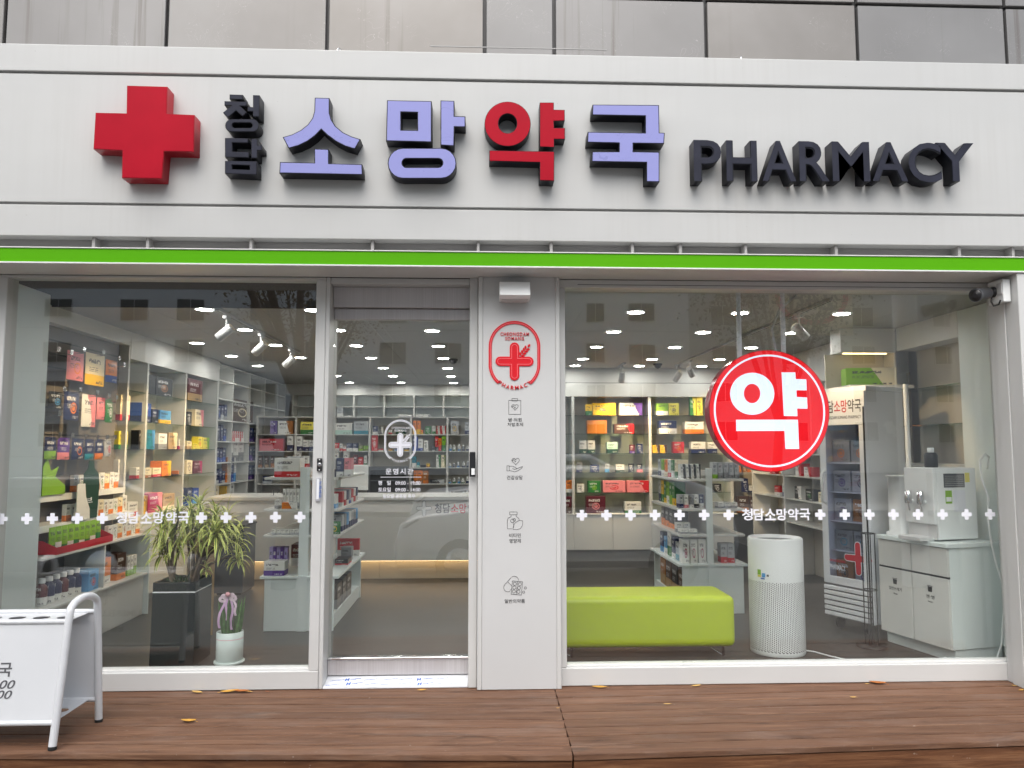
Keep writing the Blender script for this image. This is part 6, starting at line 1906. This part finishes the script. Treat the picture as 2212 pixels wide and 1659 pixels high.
# storage niche above the fridge
nb = thing('wall_cabinet', 'white wall cabinet with a warm lit niche above the fridge', 'cabinet', (3.3, 1.75, 1.92))
box('niche_floor', RW, nb, 3.02, 3.56, 1.40, 1.862, 1.915, 1.94, 0.002)
box('niche_back', M['warm_panel'], nb, 3.02, 3.56, 1.842, 1.862, 1.9405, 2.2395)
box('niche_side', M['warm_panel'], nb, 3.545, 3.56, 1.665, 1.8415, 1.9405, 2.2395)
box('header', M['inner_white'], nb, 3.08, 3.56, 1.665, 1.862, 2.24, 2.4495, 0.002)
box('lip_light', glow('niche_lamp', (1.0, 0.72, 0.35), 2.5), nb, 3.12, 3.5, 1.70, 1.72, 2.23, 2.2395)
product('box', 'lime', 'cream', 'b', 3.27, 1.58, 1.94, 0.40, 0.16, 0.15, -0.2, 'on the niche floor above the fridge', 'boxes in the niche')
# wall shelves behind the water purifier
ns = thing('wall_shelves', 'grey wall niche with glass shelves above the water purifier', 'shelving', (3.65, 1.2, 0.8))
box('back_panel', M['rack_back'], ns, 3.74, 3.76, 0.805, 1.66, 1.25, 2.25)
box('ledge', RW, ns, 3.565, 3.738, 0.805, 1.66, 1.27, 1.30, 0.002)
for z in (1.60, 1.90):
    box('glass_shelf', M['shelf_glass'], ns, 3.565, 3.738, 0.805, 1.66, z, z + 0.009)
box('lower_panel', M['inner_white'], ns, 3.74, 3.78, 0.805, 1.66, 0.0065, 1.249)
box('header', M['inner_white'], ns, 3.565, 3.76, 0.805, 1.66, 2.2505, 2.4495, 0.002)

# ------------------------------------------------------------------ bin cabinet with water purifier
cb = thing('bin_cabinet', 'white waste sorting cabinet with two drawers and two doors by the window', 'cabinet', (3.33, 0.565, 0.0065))
cx0, cy0, cy1 = 3.10, 0.30, 0.93
CPIV = (cx0, cy0)
box('body', M['panel_cyan'], cb, cx0 + 0.02, 3.555, cy0, cy1, 0.09, 0.755, 0.002)
box('worktop', M['panel_cyan'], cb, cx0 - 0.012, 3.56, cy0 - 0.012, cy1, 0.7555, 0.785, 0.003)
box('plinth', M['panel_cyan'], cb, cx0 + 0.045, 3.54, cy0 + 0.01, cy1 - 0.01, 0.0065, 0.0895, 0.002)
ym = (cy0 + cy1) / 2
for a_, b_, kind in ((cy0 + 0.002, ym - 0.004, 0), (ym + 0.004, cy1 - 0.004, 1)):
    d = box('drawer', RW, cb, cx0, cx0 + 0.0195, a_, b_, 0.565, 0.752, 0.002)
    box('finger_gap', M['dark_trim'], cb, cx0 + 0.004, cx0 + 0.0196, a_, b_, 0.5515, 0.5645)
    d = box('door', RW, cb, cx0, cx0 + 0.0195, a_, b_, 0.092, 0.551, 0.002)
    NC = Matrix.Translation((cx0, (a_ + b_) / 2, 0)) @ Matrix.Rotation(-PI / 2, 4, 'Z')
    text('lettering', '일반쓰레기' if kind else '캔·병', (-0.06 if kind else -0.035, 0.06 if kind else 0.035, 0.40, 0.425), M['black_print'], d, -0.0003, 0.001, 0.005, NC)
    text('lettering', 'Waste' if kind else 'Recycle', (-0.02, 0.02, 0.372, 0.384), M['black_print'], d, -0.0003, 0.001, 0.0, NC)
    m = MB(NC)
    m.prism([(-0.016, 0.445), (0.016, 0.445), (0.019, 0.48), (-0.019, 0.48)], 'Y', -0.0012, -0.0003)
    m.prism([(-0.023, 0.483), (0.023, 0.483), (0.023, 0.487), (-0.023, 0.487)], 'Y', -0.0012, -0.0003)
    m.obj('bin_icon', M['black_print'], d)
wp = thing('water_purifier', 'white countertop water purifier with two chrome taps on the cabinet', 'water purifier', (3.3, 0.5, 0.785))
turn(cb, CPIV, 14)
wx0, wy0, wy1 = 3.12, 0.41, 0.67
box('body', M['white_plastic'], wp, wx0 + 0.03, 3.49, wy0, wy1, 0.795, 1.285, 0.008, 2)
box('front_cover', M['white_plastic'], wp, wx0, wx0 + 0.0295, wy0 + 0.002, wy1 - 0.002, 0.90, 1.283, 0.006, 2)
box('drip_tray', M['pale_plastic'], wp, wx0 - 0.10, wx0 + 0.03, wy0 + 0.03, wy1 - 0.03, 0.7865, 0.815, 0.004)
box('lower_front', M['pale_plastic'], wp, wx0 + 0.018, wx0 + 0.0295, wy0 + 0.002, wy1 - 0.002, 0.795, 0.899, 0.003)
for y in (wy0 + 0.075, wy1 - 0.075):
    o = MB().ring((wx0 - 0.04, y, 1.035), (0, 0, 1), [(0.02, 0), (0.024, 0.01), (0.024, 0.085), (0.018, 0.09)], 16).obj('tap', M['chrome'], wp)
    MB().tube([(wx0 + 0.001, y, 1.05), (wx0 - 0.03, y, 1.05)], 0.012, 10).obj('tap_neck', M['white_plastic'], o)
    MB().tube([(wx0 - 0.04, y, 1.034), (wx0 - 0.03, y, 0.985)], 0.006, 8).obj('tap_lever', M['chrome'], o)
box('info_label', M['grey_plastic'], wp, 3.21, 3.39, wy0 - 0.0015, wy0 - 0.0003, 1.15, 1.245)
for k in range(6):
    box('label_line', M['pale_plastic'], wp, 3.22, 3.38, wy0 - 0.0022, wy0 - 0.0016, 1.162 + k * 0.013, 1.164 + k * 0.013)
box('yellow_tag', paint('tag_yellow', CLR['lemon'], 0.5), wp, 3.395, 3.435, wy0 - 0.0015, wy0 - 0.0003, 1.185, 1.25)
box('rating_sticker', paint('rating_green', CLR['lime'], 0.5), wp, 3.22, 3.275, wy0 - 0.0015, wy0 - 0.0003, 1.04, 1.13)
box('rating_face', M['white_plastic'], wp, 3.225, 3.27, wy0 - 0.0025, wy0 - 0.0016, 1.055, 1.085)
box('paper_note', M['white_print'], wp, 3.29, 3.39, wy0 - 0.0015, wy0 - 0.0003, 0.985, 1.13)
turn(wp, CPIV, 14)
cu = thing('cup_dispenser', 'white cylindrical paper cup holder beside the water purifier', 'cup dispenser', (3.2, 0.72, 0.785))
MB().ring((3.21, 0.80, 0.7855), (0, 0, 1), [(0.11, 0), (0.11, 0.02), (0.088, 0.03), (0.085, 0.42), (0.10, 0.425), (0.10, 0.435)], 28).obj('body', M['white_plastic'], cu)
MB().tube([(3.32, 0.83, 0.79), (3.32, 0.83, 1.9)], 0.018, 10).obj('support_pole', M['white_plastic'], cu)
turn(cu, CPIV, 14)
bt_ = thing('filter_bottle', 'small black bottle with a white cap on top of the water purifier', 'bottle', (3.3, 0.45, 1.2855))
MB().ring((3.24, 0.54, 1.2855), (0, 0, 1), [(0.042, 0), (0.044, 0.01), (0.044, 0.085), (0.036, 0.10), (0.026, 0.105)], 20).obj('body', M['black_plastic'], bt_)
MB().ring((3.24, 0.54, 1.391), (0, 0, 1), [(0.022, 0), (0.022, 0.03), (0.018, 0.033)], 16).obj('cap', M['white_plastic'], bt_)
turn(bt_, CPIV, 14)
# power strip and cords
ps = thing('power_strip', 'white power strip with a cord on the floor beside the bin cabinet', 'power strip', (3.2, 0.2, 0.0065))
box('body', M['white_plastic'], ps, 3.03, 3.24, 0.15, 0.2, 0.0068, 0.05, 0.005, 2)
box('switch', paint('switch_orange', CLR['orange'], 0.4), ps, 3.20, 3.22, 0.165, 0.185, 0.0503, 0.055, 0.001)
MB().tube([(3.25, 0.18, 0.03), (3.31, 0.17, 0.05), (3.36, 0.18, 0.16), (3.39, 0.19, 0.35), (3.41, 0.2, 0.52), (3.37, 0.2, 0.65), (3.345, 0.21, 0.80), (3.34, 0.22, 0.95), (3.36, 0.24, 1.1), (3.335, 0.26, 1.22), (3.34, 0.28, 1.34), (3.4, 0.31, 1.38), (3.46, 0.36, 1.36), (3.47, 0.40, 1.28)], 0.007, 8).obj('cord', M['white_plastic'], ps)
MB().tube([(3.03, 0.2, 0.03), (3.0, 0.2, 0.075), (2.9, 0.19, 0.05), (2.82, 0.17, 0.012)], 0.005, 8).obj('cord', M['white_plastic'], ps)
# black wire stand
bs_ = thing('wire_stand', 'thin black wire umbrella stand with a round base beside the fridge', 'stand', (2.86, 0.80, 0.0065))
c = Vector((2.80, 0.76, 0.0065))
MB().ring(c, (0, 0, 1), [(0.105, 0), (0.105, 0.01), (0.03, 0.018)], 28).obj('base', M['black_plastic'], bs_)
for k in range(4):
    a = PI / 4 + k * PI / 2
    MB().tube([c + Vector((0.045 * cs(a), 0.045 * sn(a), 0.012)), c + Vector((0.045 * cs(a), 0.045 * sn(a), 0.80))], 0.004, 6).obj('rod', M['black_plastic'], bs_)
for z in (0.40, 0.80):
    MB().tube([c + Vector((0.047 * cs(2 * PI * i / 20), 0.047 * sn(2 * PI * i / 20), z)) for i in range(21)], 0.004, 6).obj('hoop', M['black_plastic'], bs_)
MB().tube([c + Vector((0, 0, 0.015)), c + Vector((0, 0, 1.72))], 0.007, 8).obj('pole', M['black_plastic'], bs_)

# ------------------------------------------------------------------ planter with variegated dracaena
pt = thing('planter', 'dark square tapered planter with a white line behind the left window', 'planter', (-2.0, 0.6, 0.0065))
pX0, pX1, pY0, pY1, pH = -2.135, -1.862, 0.43, 0.74, 0.545
cxp, cyp = (pX0 + pX1) / 2, (pY0 + pY1) / 2
def frus(m, s0, s1, z0, z1):
    hx, hy = (pX1 - pX0) / 2, (pY1 - pY0) / 2
    vs = [(cxp + sx * hx * s, cyp + sy * hy * s, z) for s, z in ((s0, z0), (s1, z1)) for sx, sy in ((-1, -1), (1, -1), (1, 1), (-1, 1))]
    m._f(vs, [(3, 2, 1, 0), (0, 1, 5, 4), (1, 2, 6, 5), (2, 3, 7, 6), (3, 0, 4, 7)])
m = MB()
frus(m, 1.03, 1.0, 0.0065, pH)
hx, hy = (pX1 - pX0) / 2, (pY1 - pY0) / 2
vo = [(cxp + sx * hx * s, cyp + sy * hy * s, z) for s, z in ((1.0, pH), (0.88, pH), (0.88, pH - 0.05)) for sx, sy in ((-1, -1), (1, -1), (1, 1), (-1, 1))]
m._f(vo, [(i, (i + 1) % 4, 4 + (i + 1) % 4, 4 + i) for i in range(4)] + [(4 + i, 4 + (i + 1) % 4, 8 + (i + 1) % 4, 8 + i) for i in range(4)])
m.obj('pot', M['planter_dark'], pt)
m = MB()
frus(m, 1.006, 1.006, pH - 0.066, pH - 0.058)
m.obj('line_trim', M['white_plastic'], pt)
box('soil', M['soil'], pt, cxp - hx * 0.87, cxp + hx * 0.87, cyp - hy * 0.87, cyp + hy * 0.87, pH - 0.06, pH - 0.03)
dp = thing('dracaena_plant', 'bushy variegated yellow and green dracaena growing in the dark planter', 'plant', (cxp, cyp, pH - 0.04))
def leaf(m, base, d, L, W_, droop, margin=True):
    d = Vector(d).normalized()
    side = d.cross(Vector((0, 0, 1)))
    if side.length < 0.05:
        side = Vector((1, 0, 0))
    side.normalize()
    n = 6
    p = Vector(base)
    rows = []
    dd = d.copy()
    for i in range(n):
        t = i / (n - 1)
        w = W_ * (0.55 + 1.6 * t * (1 - t)) * (1 - t ** 4) + 0.0004
        up = side.cross(dd).normalized()
        rows.append([p + side * (k * w) + up * (abs(k) * w * 0.35) for k in (-1, -0.3, 0.3, 1)])
        p = p + dd * (L / (n - 1))
        dd = (dd + Vector((0, 0, -droop))).normalized()
    vs = [v for r in rows for v in r]
    for k in range(3):
        m.mi = 1 if (margin and k != 1) else 0
        fs = [(i * 4 + k, i * 4 + k + 1, i * 4 + k + 5, i * 4 + k + 4) for i in range(n - 1)]
        b = m._f(vs, fs, True)
    m.mi = 0
heads = [(432, 1100, 0.62, 0.17, 44, 1), (412, 1112, 0.56, 0.15, 34, 1), (385, 1122, 0.55, 0.16, 40, 1), (352, 1130, 0.58, 0.16, 38, 1), (465, 1120, 0.66, 0.16, 38, 1), (488, 1135, 0.62, 0.16, 38, 1), (466, 1150, 0.52, 0.17, 46, 1), (432, 1140, 0.53, 0.15, 36, 1),
         (402, 1152, 0.60, 0.15, 36, 1), (372, 1165, 0.60, 0.16, 36, 1), (347, 1160, 0.64, 0.14, 28, 1), (510, 1165, 0.70, 0.14, 34, 1), (350, 1195, 0.66, 0.14, 26, 1), (385, 1185, 0.60, 0.13, 26, 1), (512, 1205, 0.70, 0.12, 30, 1), (445, 1228, 0.60, 0.075, 12, 1), (440, 1170, 0.6, 0.13, 26, 1), (480, 1172, 0.6, 0.13, 24, 1)]
stem = MB()
roots = [Vector((cxp - 0.06, cyp - 0.02, pH - 0.05)), Vector((cxp + 0.05, cyp, pH - 0.05)), Vector((cxp + 0.07, cyp + 0.04, pH - 0.05)), Vector((cxp + 0.02, cyp + 0.03, pH - 0.05))]
for i, (px_, py_, Y, L, n, mg) in enumerate(heads):
    h = on(px_, py_, Y=Y)
    rt_ = roots[0] if px_ < 400 else roots[1 + i % 3]
    mid = rt_.lerp(h, 0.5) + Vector((random.uniform(-0.02, 0.02), 0, 0.05 if px_ > 400 else 0.0))
    q = [rt_.lerp(mid, t) for t in (0, 0.5)] + [mid, mid.lerp(h, 0.5) + Vector((0, 0, 0.02)), h]
    stem.tube(q, [0.011, 0.010, 0.008, 0.007, 0.005], 7)
    m = MB()
    for k in range(n):
        az = k * 2.39996 + random.uniform(-0.3, 0.3)
        el = rad(78 - 95 * (k / n) + random.uniform(-10, 10))
        d = Vector((cs(az) * cs(el), sn(az) * cs(el), sn(el)))
        b = h + Vector((0, 0, 0.05 * (1 - k / n) - 0.03))
        leaf(m, b, d, L * random.uniform(0.8, 1.35), random.uniform(0.007, 0.010), random.uniform(0.28, 0.6), True)
    m.obj('leaf_rosette', [M['leaf_green'], M['leaf_yellow']], dp, normals=False)['kind'] = 'stuff'
stem.obj('stem', M['bark'], dp)
m = MB()
for k in range(40):
    az = random.uniform(0, 2 * PI)
    r = random.uniform(0.0, 0.09)
    b = Vector((cxp - 0.01 + cs(az) * r, cyp + sn(az) * r, pH - 0.035))
    el = rad(random.uniform(25, 80))
    leaf(m, b, (cs(az) * cs(el), sn(az) * cs(el), sn(el)), random.uniform(0.04, 0.09), 0.011, 0.2, False)
m.obj('ground_foliage', M['leaf_deep'], dp, normals=False)['kind'] = 'stuff'
# kraft panel and dark cabinet behind the plant
kb = thing('cardboard_sheet', 'plain brown cardboard sheet leaning behind the dracaena', 'cardboard', (-2.0, 1.2, 0.0065))
a, b = on(414, 1240, Y=1.3), on(465, 1160, Y=1.3)
box('sheet', paint('kraft', (0.42, 0.29, 0.16), 0.8, 0.08, 6), kb, a.x, b.x, 1.3, 1.312, 0.0065, b.z, 0.001)
dc = thing('dark_cabinet', 'dark grey low cabinet standing behind the dracaena', 'cabinet', (-2.0, 2.9, 0.0065))
a, b = on(462, 1250, Y=2.9), on(527, 1150, Y=2.9)
box('body', M['grey_plastic'], dc, a.x, b.x, 2.9, 3.3, 0.03, 0.66, 0.004)
box('top', M['dark_trim'], dc, a.x - 0.01, b.x + 0.01, 2.89, 3.31, 0.6605, 0.68, 0.003)
box('plinth', M['dark_trim'], dc, a.x + 0.02, b.x - 0.02, 2.93, 3.28, 0.0065, 0.0295)

# ------------------------------------------------------------------ small pot with snake plant and ribbons
pp = thing('plant_pot', 'small pale mint cylindrical pot on its saucer behind the left window', 'pot', (-1.66, 0.42, 0.0065))
c = on(487, 1438, Z=0.0065)
c = Vector((c.x, c.y + 0.075, 0.0065))
MB().ring(c, (0, 0, 1), [(0.094, 0), (0.098, 0.004), (0.098, 0.016), (0.09, 0.017)], 32).obj('saucer', M['pot_mint'], pp)
MB().ring(c + Vector((0, 0, 0.0172)), (0, 0, 1), [(0.083, 0), (0.086, 0.004), (0.086, 0.185), (0.080, 0.187), (0.079, 0.165)], 36, False).obj('body', M['pot_mint'], pp)
MB().ring(c + Vector((0, 0, 0.16)), (0, 0, 1), [(0.0868, 0), (0.0868, 0.004)], 36, False).obj('band', M['ribbon_pink'], pp)
MB().ring(c + Vector((0, 0, 0.17)), (0, 0, 1), [(0.078, 0), (0.078, 0.004)], 28).obj('soil', M['soil'], pp)
sp = thing('snake_plant', 'upright snake plant tied with lilac and pink ribbons in the mint pot', 'plant', (c.x, c.y, 0.18))
for k in range(13):
    a = k * 2.4
    rr_ = 0.025 + 0.035 * (k % 3) / 2
    b0 = c + Vector((cs(a) * rr_, sn(a) * rr_ * 0.9, 0.172))
    e = b0 + Vector((cs(a) * random.uniform(0.01, 0.05), sn(a) * 0.03, random.uniform(0.16, 0.27)))
    MB().tube([b0, b0.lerp(e, 0.3), b0.lerp(e, 0.7), e], [0.008, 0.011, 0.008, 0.0008], 7).obj('leaf', M['snake_leaf'], sp)
tpz = c + Vector((0, -0.035, 0.435))
m = MB()
for sx, mt in ((-1, 0), (1, 0)):
    for k in range(5):
        a = k / 4
        pass
def ribbon3(name, pts, wd, mat):
    m = MB()
    pts = [Vector(p) for p in pts]
    vs = []
    for i, p in enumerate(pts):
        d = (pts[min(i + 1, len(pts) - 1)] - pts[max(i - 1, 0)]).normalized()
        s = d.cross(Vector((0, 1, 0.2))).normalized() * wd / 2
        vs += [p - s, p + s]
    n = len(pts)
    vs2 = [v + Vector((0, 0.0012, 0)) for v in vs]
    f = [(2 * i, 2 * i + 1, 2 * i + 3, 2 * i + 2) for i in range(n - 1)]
    m._f(vs + vs2, f + [tuple(2 * n + q for q in t[::-1]) for t in f], True)
    return m.obj(name, mat, sp, normals=False)
for dx, wob, mt, ln in ((-0.05, 0.008, 'ribbon_lilac', 0.20), (-0.008, -0.006, 'ribbon_lilac', 0.15), (0.03, 0.009, 'ribbon_lilac', 0.21), (0.052, 0.006, 'ribbon_pale', 0.12)):
    ribbon3('ribbon', [tpz + Vector((dx * (0.3 + 0.7 * min(1, t * 2.2)) + wob * sn(t * 6), -0.02 - 0.012 * sn(t * 3), -ln * t)) for t in [i / 8 for i in range(9)]], 0.015, M[mt])
for sx in (-1, 1):
    for q_ in (0.7, 1.0):
        loop = [tpz + Vector((sx * q_ * (0.026 - 0.026 * cs(t)), -0.015 - 0.018 * sn(t / 2), q_ * (0.016 * sn(t) + sx * 0.004 + 0.008 * (1 - cs(t)) * (1 if q_ < 1 else -0.6)))) for t in [2 * PI * i / 14 for i in range(15)]]
        ribbon3('bow_loop', loop, 0.018, M['ribbon_pale'])
MB().ring(tpz + Vector((0, -0.035, 0.02)), (0, -1, 0.2), [(0.006, -0.01), (0.015, -0.007), (0.011, -0.001), (0.017, 0.003), (0.010, 0.006), (0.002, 0.012)], 7).obj('paper_flower', M['ribbon_pink'], sp)
